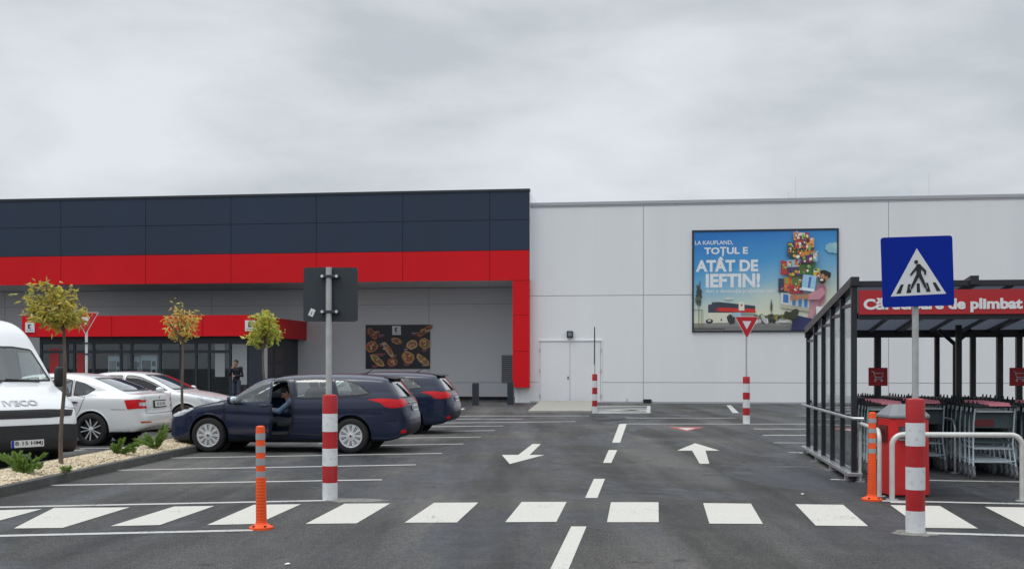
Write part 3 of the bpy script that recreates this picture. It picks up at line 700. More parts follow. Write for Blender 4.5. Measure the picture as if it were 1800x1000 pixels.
# fascia: dark cassettes over a red band
nF = DF-DW
xj = [107, 256, 406, 556, 708, 861]; sj = [L(x, 400, DF)[0] for x in xj]; pj = (sj[5]-sj[0])/5
sj = [sj[0]-pj*k for k in range(9, 0, -1)]+sj; sj = [s for s in sj if s > SL]
FR = L(930.5, 400, DF)[0]
zf = [L(930, y, DF)[1] for y in (331.7, 386, 439.5, 492.5)]
ed = [SL]+sj+[FR]; g = .010
md = MB(); mr = MB(); jb = MB()
for a, b in zip(ed, ed[1:]):
    md.box(a+g, b-g, nF, nF+.06, zf[1]+g, zf[0]-.1-g); md.box(a+g, b-g, nF, nF+.06, zf[2]+g, zf[1]-g); mr.box(a+g, b-g, nF-.004, nF+.06, zf[3], zf[2]-g)
jb.box(SL, FR-.004, nF+.02, nF+.14, zf[3]+.01, zf[0]-.05)
obj('fascia', md, M_DARK, store); obj('red_band', mr, M_RED, store); obj('fascia_joint', jb, M_JOINT, store)
m = MB(); m.box(SL, FR+.02, nF-.03, nF+.3, zf[0]-.1, zf[0]); obj('fascia_coping', m, M_ANTH, store)
m = MB(); m.box(FR-.06, FR, nF+.142, 4.2, zf[3]+.02, zf[0]-.12); m.box(SL, FR-.07, nF+.30, 4.4, zf[0]-.3, zf[0]-.15); obj('fascia_return', m, M_WALL, store)
PLx = L(901, 600, DF)[0]; zp = [L(930, y, DF)[1] for y in (493, 553.5, 617, 681)]
m = MB()
for a, b in zip(zp, zp[1:]): m.box(PLx, FR-g, nF-.004, nF+.34, b+g*.7, a-g*.7)
obj('red_portal_leg', m, M_RED, store); m = MB(); m.box(PLx+.03, FR-.04, nF+.03, nF+.33, zp[3]+.03, zp[0]); obj('portal_joint', m, M_JOINT, store)
# recess
nR = DR-DW; zS = zf[3]+.012
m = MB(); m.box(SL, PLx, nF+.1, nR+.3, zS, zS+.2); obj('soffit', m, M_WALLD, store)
zr1 = L(754, 535, DR)[1]; zr2 = L(754, 672, DR)[1]; xr = L(754, 600, DR)[0]
m = MB(); j = MB(); e = [SL, xr-31.5, xr-21, xr-10.5, xr, PLx+.3]
for a, b in zip(e, e[1:]):
    for z0, z1 in ((.12, zr2), (zr2, zr1), (zr1, zS-.012)): m.box(a+.012, b-.012, nR, nR+.12, z0+.012, z1-.012)
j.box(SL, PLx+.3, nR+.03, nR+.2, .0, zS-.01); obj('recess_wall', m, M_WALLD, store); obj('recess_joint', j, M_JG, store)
m = MB(); m.box(SL, PLx+.3, nR-.03, nR-.002, -.05, .14); obj('plinth', m, M_JOINT, store)
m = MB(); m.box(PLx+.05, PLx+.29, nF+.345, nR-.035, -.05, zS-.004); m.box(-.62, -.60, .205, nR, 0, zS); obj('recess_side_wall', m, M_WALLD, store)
# louvre
a0, z0 = L(882, 672, DR); a1, z1 = L(903, 624, DR)
m = MB(); m.box(a0, PLx+.04, nR-.04, nR-.004, z0, z1); lv = obj('louvre', m, mat('louvre dark', (.07, .075, .08), .6), store); m = MB(); k = 14
for i in range(k):
    zz = z0+(z1-z0)*(i+.5)/k; m.box(a0, PLx+.04, nR-.085, nR-.042, zz-.03, zz+.02)
obj('louvre_slat', m, mat('grey louvre', (.30, .31, .32), .5), lv)
# double door in the long wall
a0, z1 = L(949, 600.5, DW); a1, _ = L(1056, 600, DW); ac = L(1002, 600, DW)[0]; z0 = .02
M_DOOR = mat('grey steel door', (.76, .77, .785), .45, vscale=.6, var=.03)
m = MB(); m.box(a0-.05, a0, -.03, -.001, z0, z1+.02); m.box(a1, a1+.05, -.03, -.001, z0, z1+.02); m.box(a0-.05, a1+.05, -.05, -.001, z1+.02, z1+.07)
fr_ = obj('door_frame', m, M_DOOR, store)
m = MB(); m.box(a0+.003, a1-.003, -.012, -.002, z0, z1+.01); obj('door_gap', m, mat('door gap grey', (.42, .43, .44), .8), fr_)
for a, b, hs in ((a0+.02, ac-.012, a0), (ac+.012, a1-.02, a1)):
    m = MB(); m.box(a, b, -.026, -.013, z0+.02, z1-.01); dl = obj('door_leaf', m, M_DOOR, store)
    for zz in (.30, 1.35, 2.2): m = MB(); m.box(hs-.025, hs+.025, -.05, -.031, zz-.07, zz+.07); obj('hinge', m, M_JG, dl)
m = MB(); m.box(ac-.10, ac-.06, -.055, -.027, 1.0, 1.12); obj('door_handle', m, M_ANTH, store)
sx, sz = L(1002, 587.5, DW); m = MB(); m.box(sx-.13, sx+.13, -.16, -.002, sz-.14, sz+.14); bl = obj('bulkhead_lamp', m, M_ANTH, store, bevel=.02); m = MB(); m.box(sx-.08, sx+.08, -.166, -.161, sz-.08, sz+.08); obj('lamp_glass', m, mat('lamp lens', (.16, .18, .20), .2), bl)
sx, _ = L(1138, 703, DW); m = MB(); m.box(sx-.17, sx+.17, -.16, -.002, .02, .17); obj('scupper_box', m, M_JOINT, store, bevel=.015)
sx, _ = L(1102, 703, DW); m = MB(); m.tube([(sx, -.05, .0), (sx, -.05, .2)], .02, 6); obj('drain_pipe', m, M_JG, store)
m = MB(); m.box(.0, SR, -.012, -.002, -.05, .07); obj('wall_plinth', m, M_TRIM, store)
# ---- entrance lobby
nV = DV-DW; nVb = nR-.002
vl, zt = L(38, 556, DV); vr, zt2 = L(441, 553, DV); zb = L(441, 590.5, DV)[1]; zt = (zt+zt2)/2
xv = [vl, vl+(vr-vl)*.40, vl+(vr-vl)*.795, vr]
m = MB(); jb = MB()
for a, b in zip(xv, xv[1:]): m.box(a+.012, b-.012, nV, nV+.06, zb, zt)
yv = np.linspace(nV, nVb, 3)
m.box(vr-.06, vr, nV+.075, nVb, zb, zt); m.box(vl, vl+.06, nV+.075, nVb, zb, zt)
jb.box(vl+.03, vr-.03, nV+.03, nVb, zb+.03, zt-.04)
obj('canopy', m, M_RED, store); obj('canopy_core', jb, M_JOINT, store)
gl0, gl1 = vl+.55, vr-.45; nG = nV+.55; zg = zb+.02
fm = MB()
mull = [L(x, 640, DV+.55)[0] for x in (118, 131, 165, 213, 232, 282, 318, 345, 368, 405, 436)]
mull = [gl0]+[x for x in mull if gl0 < x < gl1]+[gl1]
for x in mull: fm.box(x-.05, x+.05, nG-.04, nG+.06, .05, zg)
ztr = L(250, 618, DV+.55)[1]
fm.box(gl0, gl1, nG-.030, nG+.05, ztr-.06, ztr+.06); fm.box(gl0, gl1, nG-.032, nG+.05, zg-.32, zg); fm.box(gl0, gl1, nG-.032, nG+.05, .04, .22)
obj('shopfront_frame', fm, M_ANTH, store)
M_SHOP = glass('shopfront glass', (.78, .84, .86), 1.1)
for a, b in zip(mull, mull[1:]):
    if b-a < .25: continue
    for z0, z1 in ((.22, ztr-.06), (ztr+.06, zg-.32)):
        p = MB(); p.box(a+.05, b-.05, nG-.006, nG+.006, z0, z1); obj('shop_window', p, M_SHOP, store)
# side wall of the lobby: dark panels with posters
m = MB(); m.box(gl1-.05, gl1+.02, nG+.07, nVb-.01, .05, zg); sp = obj('side_screen', m, M_ANTH, store)
for i in range(2):
    for k in range(3):
        y0 = nG+2.0+i*1.45; z0 = [.35, 1.15, 1.75][k]; m = MB(); m.box(gl1+.021, gl1+.03, y0, y0+1.2, z0, z0+[.65, .48, .55][k]); obj('side_panel', m, mat('side panel grey', (.12, .13, .15), .4) if k == 0 else mat('side panel dark', (.05, .028, .03), .35), sp)
m = MB(); m.box(vl+.2, gl1-.06, nR-.30, nR-.26, .05, zg); obj('lobby_back_wall', m, mat('lobby back wall', (.075, .085, .105), .6, vscale=.8, var=.4), store)
m = MB(); m.box(vl+.2, gl1-.06, nG, nR-.3, .02, .05); obj('lobby_floor', m, mat('lobby floor', (.40, .39, .37), .4), store)
m = MB(); m.box(gl0-.02, gl0+.05, nG+.07, nR-.31, .05, zg); obj('lobby_side_wall', m, M_ANTH, store)
# door panel with its reflection painted pale behind the standing man, pale strip, red banners
def panel(name, x0, x1, y0, y1, D, col, dd=.02, matn=None):
    a, zt_ = L(x0, y0, D); b, zb_ = L(x1, y1, D); m = MB(); m.box(a, b, D-DW, D-DW+dd, zb_, zt_); return obj(name, m, mat(matn or name+' paint', col, .5), store)
panel('sliding_door_sheen', 408, 434, 605, 676, DV+.50, (.30, .32, .33))  # bright reflection on the door put in as a pale grey board
panel('window_poster', 378, 395, 598, 662, DV+.53, (.30, .32, .33))
panel('window_poster', 118, 106, 600, 662, DV+.53, (.0, .0, .0), matn='ink black poster') if False else None
panel('red_banner', 87, 104, 612, 662, DV+.53, (.35, .02, .025)); panel('red_banner', 135, 148, 620, 662, DV+.53, (.20, .015, .02))
panel('door_post', 437, 462, 596, 690, DV+.50, (.022, .030, .045))
panel('window_poster', 463, 470, 598, 665, DV+.52, (.30, .32, .33))
# white squares with the shop mark
def shop_mark(parent, sx, n, z0, z1, name='logo_sign'):
    w = z1-z0; m = MB(); m.box(sx, sx+w, n-.05, n-.005, z0, z1); o = obj(name, m, mat('logo white', (.72, .73, .74), .4), parent)
    q = MB(); u = w/10; M_ = lambda a, b, c, d: q.box(sx+a*u, sx+b*u, n-.054, n-.0505, z0+c*u, z0+d*u)
    M_(3, 4.4, 3.6, 8.2); q.prism([(4.6, 6), (6.9, 8.2), (4.6, 8.2)], lambda a, b, w_: (sx+a*u, w_, z0+b*u), n-.054, n-.0505); q.prism([(4.6, 5.8), (4.6, 3.6), (6.9, 3.6)], lambda a, b, w_: (sx+a*u, w_, z0+b*u), n-.054, n-.0505)
    obj('logo_mark', q, mat('logo dark red', (.10, .012, .02), .4), o)
    lettering('logo_lettering', 'Kaufland', sx+1.6*u, sx+8.4*u, z0+1.5*u, z0+2.6*u, n-.0505, mat('logo grey ink', (.10, .10, .11), .5), o, bold=.01, thick=.003)
    return o
a, z1 = L(45.5, 567, DV); _, z0 = L(45.5, 584, DV); shop_mark(store, a, nV, z0, z1)
a, z1 = L(431.5, 563, DV); _, z0 = L(431.5, 582, DV); shop_mark(store, a, nV, z0, z1)
# ---- machines behind the glass
def machine(x0, x1, y0, y1, D, label, kind):
    a, zt_ = L(x0, y0, D); b, _ = L(x1, y1, D); p = fr(s0+(a+b)/2, D, 0); w = (b-a)
    r = thing('bottle_return_machine' if kind else 'parcel_machine', label, 'machine', p, -TH)
    m = MB(); m.box(-w/2, w/2, 0, .6, .05, zt_); obj('cabinet', m, mat('machine grey', (.62, .63, .64), .4), r, bevel=.01)
    m = MB(); m.box(-w*.40, w*.12, -.015, -.002, zt_-.75, zt_-.22); obj('front_panel', m, mat('machine panel', (.30, .27, .24), .35) if not kind else mat('machine picture', (.10, .11, .12), .3, vscale=6, var=.8), r)
    m = MB(); m.box(w*.22, w*.40, -.02, -.002, zt_-.85, zt_-.6); obj('card_slot', m, M_JOINT, r)
    m = MB(); m.box(w*.22, w*.40, -.018, -.002, zt_-.45, zt_-.25); obj('screen', m, M_JOINT, r)
    m = MB(); m.box(-w*.40, w*.12, -.018, -.002, zt_-1.05, zt_-.82); obj('tray', m, mat('machine tray', (.5, .51, .52), .4), r)
machine(190, 212, 625, 660, DV+.72, 'grey cabinet machine with a brown front panel behind the shop glass', 0)
machine(247, 276, 624, 660, DV+.72, 'wide grey machine with a dark picture panel behind the shop glass', 1)
machine(236, 245, 626, 660, DV+.72, 'slim white machine beside the wide one behind the shop glass', 1)
# ---- food poster on the recess wall
a0, z1 = L(643, 571, DR-.02); a1, z0 = L(756, 648, DR-.02); PW = a1-a0; PH = z1-z0
fp = thing('food_poster', 'black wall poster with pastries and bread in rows on the recessed wall', 'poster', fr(s0+a0, DR-.02, z0), -TH)
m = MB(); m.box(0, PW, -.03, -.003, 0, PH); obj('board', m, mat('poster black', (.010, .012, .018), .4), fp)
pr = MB(); rg = random.Random(5)
def blob(u, v, ru, rv, ang, col, lay, irr=.12, n=18):
    ca, sa = math.cos(ang), math.sin(ang); pts = []
    for k in range(n):
        t = 2*PI*k/n; r = 1+rg.uniform(-irr, irr); x, y = ru*r*math.cos(t), rv*r*math.sin(t); pts.append((u+x*ca-y*sa, v+x*sa+y*ca))
    return pts, lay, col
def put(mb, pts, lay, col, y0): mb.prism(pts, lambda u, v, w: (u, w, v), y0-lay, y0-lay+.0008, 0, col)
crust = [(.55, .27, .10), (.62, .36, .14), (.48, .18, .07), (.66, .42, .20), (.42, .13, .06)]
foods = [(.10, .80, .095, .055, -.9), (.92, .86, .12, .05, .6), (.09, .50, .085, .10, .2), (.35, .44, .12, .055, -.95), (.49, .63, .075, .055, -.3), (.72, .55, .075, .085, .3), (.92, .57, .075, .10, .1), (.18, .19, .12, .06, -.7), (.42, .15, .07, .075, .1), (.66, .26, .09, .10, -.5), (.89, .20, .11, .06, -.7), (.16, .82, .05, .03, .3)]
for (u, v, ru, rv, ang) in foods:
    u *= PW; v *= PH; ru *= PW*1.18; rv *= PH*1.25; c = rg.choice(crust)
    put(pr, *blob(u, v, ru, rv, ang, c, .002), -.03); put(pr, *blob(u+ru*.05, v, ru*.72, rv*.68, ang, tuple(x*rg.uniform(.3, .6) for x in c), .004), -.03)
    for q in range(7):
        a = rg.uniform(0, 6.3); r = rg.uniform(.1, .6); put(pr, *blob(u+ru*r*math.cos(a), v+rv*r*math.sin(a), ru*.16, rv*.22, rg.uniform(0, 3), rg.choice([(.62, .40, .20), (.55, .08, .05), (.20, .07, .04), (.7, .5, .3)]), .006+q*.0012), -.03)
for (u, v, w) in [(.20, .76, .09), (.72, .80, .09), (.22, .55, .10), (.40, .66, .06), (.60, .44, .06), (.88, .43, .08), (.14, .33, .17), (.42, .30, .07), (.60, .11, .11), (.88, .10, .09), (.10, .06, .10), (.37, .08, .08)]:
    for q in range(2):
        put(pr, [(u*PW, v*PH-q*.07), (u*PW+w*PW*(1-.2*q), v*PH-q*.07), (u*PW+w*PW*(1-.2*q), v*PH-q*.07+.035), (u*PW, v*PH-q*.07+.035)], .017+q*.001, rg.choice([(.45, .12, .16), (.40, .18, .22), (.45, .42, .42)]), -.03)
obj('printed_food', pr, attr_mat('poster print', .45), fp)
shop_mark(fp, PW*.42, -.045, PH*.77, PH*.97, 'poster_logo')
# ---- billboard on the long wall
a0, z1 = L(1216.5, 405, DW); a1, z1b = L(1474, 401.5, DW); _, z0 = L(1217, 584, DW); z0b = z0
BW = a1-a0; BH = (z1+z1b)/2-z0
bb = thing('billboard', 'large blue billboard on the grey wall showing a man carrying groceries', 'billboard', fr(s0+a0, DW-.004, z0), -TH)
m = MB(); m.box(0, BW, -.06, -.0, 0, .07); m.box(0, BW, -.06, -.0, BH-.07, BH); m.box(0, .07, -.06, 0, .07, BH-.07); m.box(BW-.07, BW, -.06, 0, .07, BH-.07); obj('frame', m, M_ANTH, bb)
msky = bpy.data.materials.new('printed sky'); msky.use_nodes = True; nt = msky.node_tree; b_ = nt.nodes['Principled BSDF']; b_.inputs['Roughness'].default_value = .45
tc = nt.nodes.new('ShaderNodeTexCoord'); sx_ = nt.nodes.new('ShaderNodeSeparateXYZ'); nt.links.new(tc.outputs['Object'], sx_.inputs[0])
cm = nt.nodes.new('ShaderNodeMath'); cm.operation = 'MULTIPLY_ADD'; nt.links.new(sx_.outputs['X'], cm.inputs[0]); cm.inputs[1].default_value = -.17; nt.links.new(sx_.outputs['Z'], cm.inputs[2])
mr_ = nt.nodes.new('ShaderNodeMapRange'); mr_.inputs[1].default_value = -.35; mr_.inputs[2].default_value = BH; nt.links.new(cm.outputs[0], mr_.inputs[0])
nz = nt.nodes.new('ShaderNodeTexNoise'); nz.inputs['Scale'].default_value = 1.1; nt.links.new(tc.outputs['Object'], nz.inputs[0])
ad = nt.nodes.new('ShaderNodeMath'); ad.operation = 'MULTIPLY_ADD'; nt.links.new(nz.outputs[0], ad.inputs[0]); ad.inputs[1].default_value = -.12; nt.links.new(mr_.outputs[0], ad.inputs[2])
rp = nt.nodes.new('ShaderNodeValToRGB'); e_ = rp.color_ramp.elements; e_[0].position = .08; e_[0].color = (*lin('d8dcc4'), 1); e_[1].position = .85; e_[1].color = (*lin('2478c4'), 1)
for p_, c_ in ((.22, 'c4d2c8'), (.38, '7fb4d2'), (.55, '4a9ad0')):
    q_ = e_.new(p_); q_.color = (*lin(c_), 1)
nt.links.new(ad.outputs[0], rp.inputs[0]); nt.links.new(rp.outputs[0], b_.inputs['Base Color'])
m = MB(); m.box(.071, BW-.071, -.035, -.001, .071, BH-.071); obj('printed_sheet', m, msky, bb)
pr = MB(); rg = random.Random(11)
# sheet coordinates taken from a close-up of the board
def B(u, v): return ((u-75)/(1248-75)*BW, (1-(v-105)/(925-105))*BH)
lay = [.002]
def shp(pts, col, dl=.0006):
    lay[0] += dl; pts = [B(*p) for p in pts]; pts = [(min(max(p[0], .075), BW-.075), min(max(p[1], .075), BH-.075)) for p in pts]; put(pr, pts, lay[0], lin(col), -.035)
def oval(u, v, ru, rv, col, ang=0., irr=.04, n=20):
    ca, sa = math.cos(ang), math.sin(ang)
    shp([(u+ru*(1+rg.uniform(-irr, irr))*math.cos(2*PI*k/n)*ca-rv*math.sin(2*PI*k/n)*sa, v+ru*math.cos(2*PI*k/n)*sa+rv*(1+rg.uniform(-irr, irr))*math.sin(2*PI*k/n)*ca) for k in range(n)], col)
shp([(75, 852), (480, 850), (1250, 858), (1250, 925), (75, 925)], '8d8c88'); shp([(75, 880), (700, 872), (1250, 885), (1250, 925), (75, 925)], '7a7977')
shp([(80, 893), (340, 893), (340, 903), (80, 903)], '45443f')
# picture: shop, trees, cars
shp([(205, 705), (235, 700), (235, 684), (290, 682), (585, 715), (585, 772), (205, 768)], '3f4350'); shp([(290, 682), (585, 715), (585, 742), (290, 728)], '39424c')
shp([(290, 727), (585, 740), (590, 770), (288, 758)], 'd23028'); shp([(270, 735), (292, 728), (288, 758), (262, 752)], '9a3434')
shp([(452, 685), (498, 685), (498, 752), (452, 752)], 'e6e2d6'); shp([(468, 700), (482, 700), (482, 718), (468, 718)], 'c04a48')
shp([(205, 768), (585, 772), (585, 850), (205, 850)], 'd9d8c4'); shp([(400, 770), (585, 775), (585, 850), (400, 850)], '8d948c'); shp([(405, 768), (470, 768), (470, 800), (405, 800)], '9fc0d0')
oval(215, 836, 30, 18, '2f3236'); oval(215, 832, 14, 8, 'c8ccc8'); oval(380, 820, 22, 38, '3a3c3e', 0, .25); oval(400, 830, 28, 30, '33363a', 0, .3); oval(312, 826, 6, 9, '3b3d42')
for u in range(590, 900, 22): oval(u, 812+rg.uniform(-14, 14), 24, rg.uniform(20, 42), rg.choice(['6d7a3c', '4c5636', '3a4034', '8b8a40', '2f3330', '6a5a44']), 0, .2)
for u in range(480, 760, 28): oval(u, 838, 15, rg.uniform(10, 24), rg.choice(['2c3036', '4c4a4c', 'b8bcc0', '6a5048', 'd0d4d4']), 0, .2)
oval(655, 822, 16, 42, 'b9bdbd', -.5); oval(820, 838, 52, 14, 'd6d8d4'); oval(800, 826, 30, 8, '9aa0a2')
for u, v, r in ((120, 560, 12), (132, 600, 22), (128, 640, 25), (125, 668, 26), (130, 690, 18), (130, 580, 14)): oval(u, v, r, r*1.35, rg.choice(['4b5245', '3a4238', '5c6052']), 0, .25)
shp([(136, 520), (142, 510), (140, 580), (128, 585)], '44525e'); shp([(126, 690), (132, 690), (132, 880), (126, 880)], '8d8570')
for u in (88, 150, 162): shp([(u-1.5, 745), (u+1.5, 745), (u+1.5, 885), (u-1.5, 885)], '8a8468')
shp([(80, 743), (165, 743), (165, 748), (80, 748)], '7d775f')
oval(713, 725, 9, 38, '4a5548', 0, .15); shp([(712, 665), (716, 665), (718, 700), (709, 700)], '5a6a70'); shp([(712, 760), (716, 760), (716, 785), (712, 785)], '6b6554')
oval(1200, 262, 60, 40, '8fbccb', 0, .2); oval(1225, 245, 40, 26, '9cc4cd', 0, .2); oval(370, 655, 36, 10, 'c8d4cc', 0, .2)
# man and his pile
shp([(905, 790), (1035, 820), (975, 915), (870, 915), (880, 850)], '2f3562'); shp([(1035, 820), (1060, 912), (955, 915), (985, 860)], '363c6c')
shp([(1060, 570), (1125, 530), (1150, 580), (1140, 680), (1110, 720), (1070, 770), (1040, 820), (1005, 812), (1015, 700)], 'c98f9c'); shp([(1095, 560), (1140, 560), (1140, 650), (1105, 700), (1080, 760)], 'b97a8a')
for k in range(5): shp([(1030+k*18, 690-k*12), (1034+k*18, 690-k*12), (1030+k*10, 800-k*10), (1026+k*10, 800-k*10)], 'd8a8b0')
shp([(790, 612), (1020, 655), (1010, 765), (785, 732)], 'd5d8d0'); shp([(808, 622), (850, 630), (848, 695), (806, 690)], '3f78c0')
for u in (880, 930, 975): shp([(u, 660), (u+26, 664), (u+24, 742), (u-3, 738)], '4f92d2'); 
shp([(790, 700), (1015, 735), (1010, 765), (785, 732)], 'bcb9a8')
stack = [(770, 500, 840, 610, '35445a'), (815, 490, 885, 600, 'd0703c'), (880, 470, 960, 590, '5c7a3c'), (955, 465, 1070, 610, '7fb2d4'), (860, 560, 965, 620, 'b03a46'), (790, 360, 840, 470, 'b83a3a'), (835, 350, 950, 410, '9fc0cc'), (838, 410, 960, 480, '55405e'), (935, 380, 1060, 470, '4a7034'), (1045, 425, 1095, 490, 'c8c63a'),
         (840, 215, 900, 330, '3c4a60'), (870, 250, 955, 340, '2f4a34'), (945, 270, 1055, 350, 'd88a3a'), (900, 195, 1000, 262, 'c04a44'), (985, 185, 1050, 285, 'e0a060'), (885, 130, 920, 200, 'c88a6a'), (915, 140, 990, 190, 'd8cfc0'), (980, 140, 1010, 200, 'b0403c'), (940, 320, 1040, 380, '6a2f6a'), (1040, 290, 1080, 370, '8fb6dc')]
for u0, v0, u1, v1, c in stack:
    t = rg.uniform(-10, 10); shp([(u0, v0+t), (u1, v0-t), (u1-t*.4, v1), (u0+t*.4, v1)], c)
    hexs = ['e8e2d0', 'c8412f', 'e8b23a', '3d6b35', '2c3a6a', 'f0f0e8', '7a3f2c', 'd9762f', '86b04a']
    for k in range(11):
        uu, vv = rg.uniform(u0+8, u1-8), rg.uniform(v0+8, v1-8); oval(uu, vv, rg.uniform(5, 15), rg.uniform(5, 14), rg.choice(hexs), rg.uniform(0, 3), .25, 10)
shp([(965, 470), (1070, 485), (1050, 610), (948, 590)], '9fcbe4'); shp([(1010, 490), (1030, 492), (1015, 580), (998, 578)], '5a6ab4'); shp([(950, 570), (1052, 588), (1048, 610), (948, 594)], 'e4eef0')
shp([(1085, 610), (1010, 625), (930, 640), (872, 628), (860, 650), (880, 680), (945, 665), (1060, 668), (1115, 630)], 'b8805f'); shp([(1010, 622), (1115, 575), (1140, 620), (1090, 672), (1005, 670)], 'c98f9c')
for k in range(4): shp([(858, 632+k*11), (905, 628+k*11), (905, 636+k*11), (860, 640+k*11)], 'a8704f' if k % 2 else 'bd8a68')
oval(1125, 496, 36, 46, 'b07c5e', .15); oval(1135, 462, 42, 22, '2f2622', .3); oval(1168, 480, 12, 26, '2f2622', .2); oval(1112, 522, 28, 24, '3a2c26', .1); oval(1108, 516, 14, 8, 'ece6de'); oval(1116, 488, 15, 20, 'c08c6c')
oval(1104, 480, 4, 3, '2a201c'); oval(1132, 486, 4, 3, '2a201c'); shp([(1112, 488), (1120, 500), (1106, 502)], 'a06c50')
shp([(1065, 725), (1130, 728), (1090, 790), (1065, 800)], 'e6e6e2')
for p in ((880, 800), (845, 790), (900, 770)): oval(p[0], p[1], 34, 26, '3a4030', 0, .3)
obj('printed_picture', pr, attr_mat('board print', .45), bb)
M_TXT = mat('printed white', (.78, .80, .82), .45)
def btxt(t, u0, u1, v0, v1, bold=.03, m_=M_TXT):
    a_, b__ = B(u0, v1), B(u1, v0); return lettering('slogan_lettering', t, a_[0], b__[0], a_[1], b__[1], -.0372, m_, bb, bold=bold, thick=.0006)
btxt('LA KAUFLAND,', 98, 406, 190, 228, .015); btxt('TOȚUL E', 174, 526, 242, 316, .035).name = 'slogan_lettering'
btxt('ATÂT DE', 105, 608, 322, 440, .04); btxt('IEFTIN!', 186, 624, 455, 568, .04); btxt('Aici e destinația prețurilor mici', 186, 745, 580, 618, .005)
# ---- landing in front of the double door
la = [gnd(928, 725), gnd(950, 709.5), gnd(1041, 709.5), gnd(1040, 725)]
m = MB(); m.add([(*la[0].xy, .0), (*la[1].xy, .07), (*la[2].xy, .07), (*la[3].xy, .0), (*la[0].xy, .06), (*la[1].xy, .13), (*la[2].xy, .13), (*la[3].xy, .06)], [(4, 5, 6, 7), (0, 4, 7, 3), (0, 1, 5, 4), (3, 7, 6, 2), (1, 2, 6, 5)])
o = struct('concrete_landing', m, mat('pale concrete', (.31, .30, .265), .85, vscale=3, var=.1, bump=.2, bscale=40))
# dark bollards by the recess
for x, yb, yt, lb in ((836, 712, 673, 'dark square bollard standing alone before the recessed wall'), (897.5, 711, 671, 'dark square bollard at the foot of the red portal leg')):
    p = gnd(x, yb); h = (yb-yt)*p.y/F; t = thing('bollard', lb, 'bollard', p, -TH, 'dark bollards before the shop')
    m = MB(); m.box(-.125, .125, -.1, .1, 0, h-.02); obj('post', m, M_ANTH, t, bevel=.015); m = MB(); m.box(-.11, .11, -.085, .085, h-.02, h+.0); obj('cap', m, M_JOINT, t)
# ---------------------------------------------------------------- ground
def ground_material():
    m = bpy.data.materials.new('asphalt'); m.use_nodes = True; nt = m.node_tree; b = nt.nodes['Principled BSDF']; N = nt.nodes.new; K = nt.links.new
    tc = N('ShaderNodeTexCoord')
    def noise(scale, det=5, rough=.6, st=None, dist=0.):
        n = N('ShaderNodeTexNoise'); n.inputs['Scale'].default_value = scale; n.inputs['Detail'].default_value = det; n.inputs['Roughness'].default_value = rough; n.inputs['Distortion'].default_value = dist
        mp = N('ShaderNodeMapping'); mp.inputs['Rotation'].default_value = (0, 0, TH)
        if st: mp.inputs['Scale'].default_value = st
        K(tc.outputs['Object'], mp.inputs[0]); K(mp.outputs[0], n.inputs[0]); return n.outputs['Fac']
    def ramp(src, *st):
        r = N('ShaderNodeValToRGB'); e = r.color_ramp.elements
        e[0].position, e[0].color = st[0][0], (*st[0][1], 1); e[1].position, e[1].color = st[-1][0], (*st[-1][1], 1)
        for p, c in st[1:-1]: q = e.new(p); q.color = (*c, 1)
        K(src, r.inputs[0]); return r.outputs[0]
    def mix(a, b_, f, mode='MIX'):
        x = N('ShaderNodeMixRGB'); x.blend_type = mode
        if isinstance(f, float): x.inputs[0].default_value = f
        else: K(f, x.inputs[0])
        K(a, x.inputs[1]); K(b_, x.inputs[2]); return x.outputs[0]
    g = lambda v: (v, v, v)
    base = ramp(noise(.16, 6, .62, dist=.4), (.36, (.044, .044, .045)), (.5, (.070, .069, .068)), (.64, (.116, .110, .101)))
    patch = ramp(noise(.42, 5, .65, (1.0, .45, 1), .8), (.49, g(0)), (.57, g(.95)))
    col = mix(base, ramp(noise(3, 3), (.4, (.036, .039, .045)), (.6, (.052, .055, .062))), patch)
    streak = ramp(noise(.9, 4, .6, (1.0, .07, 1)), (.40, g(.62)), (.60, g(1.25)))
    col = mix(col, streak, 1.0, 'MULTIPLY')
    fine = ramp(noise(55, 3, .8), (.34, g(.30)), (.52, g(1.0)), (.68, g(2.8)))
    col = mix(col, fine, .8, 'MULTIPLY')
    mid = ramp(noise(14, 4, .75), (.30, g(.66)), (.70, g(1.36)))
    col = mix(col, mid, .9, 'MULTIPLY')
    dust = ramp(noise(.7, 8, .7, dist=1.2), (.54, g(0)), (.72, g(.55)))
    col = mix(col, ramp(noise(5, 4), (.4, (.10, .095, .085)), (.6, (.13, .125, .115))), dust)
    spots = ramp(noise(1.7, 3, .5, None, .6), (.66, g(0)), (.72, g(.6)))
    col = mix(col, ramp(noise(4, 2), (.4, (.022, .022, .023)), (.6, (.030, .030, .030))), spots)
    K(col, b.inputs['Base Color'])
    K(ramp(patch, (0, g(.88)), (1, g(.48))), b.inputs['Roughness']); b.inputs['Specular IOR Level'].default_value = .32
    bp = N('ShaderNodeBump'); bp.inputs['Strength'].default_value = .8; bp.inputs['Distance'].default_value = .015
    K(noise(70, 4, .75), bp.inputs['Height']); K(bp.outputs[0], b.inputs['Normal'])
    return m
m = MB(); m.add([(-900, -300, 0), (900, -300, 0), (900, 1500, 0), (-900, 1500, 0)], [(0, 1, 2, 3)]); struct('asphalt_ground', m, ground_material())
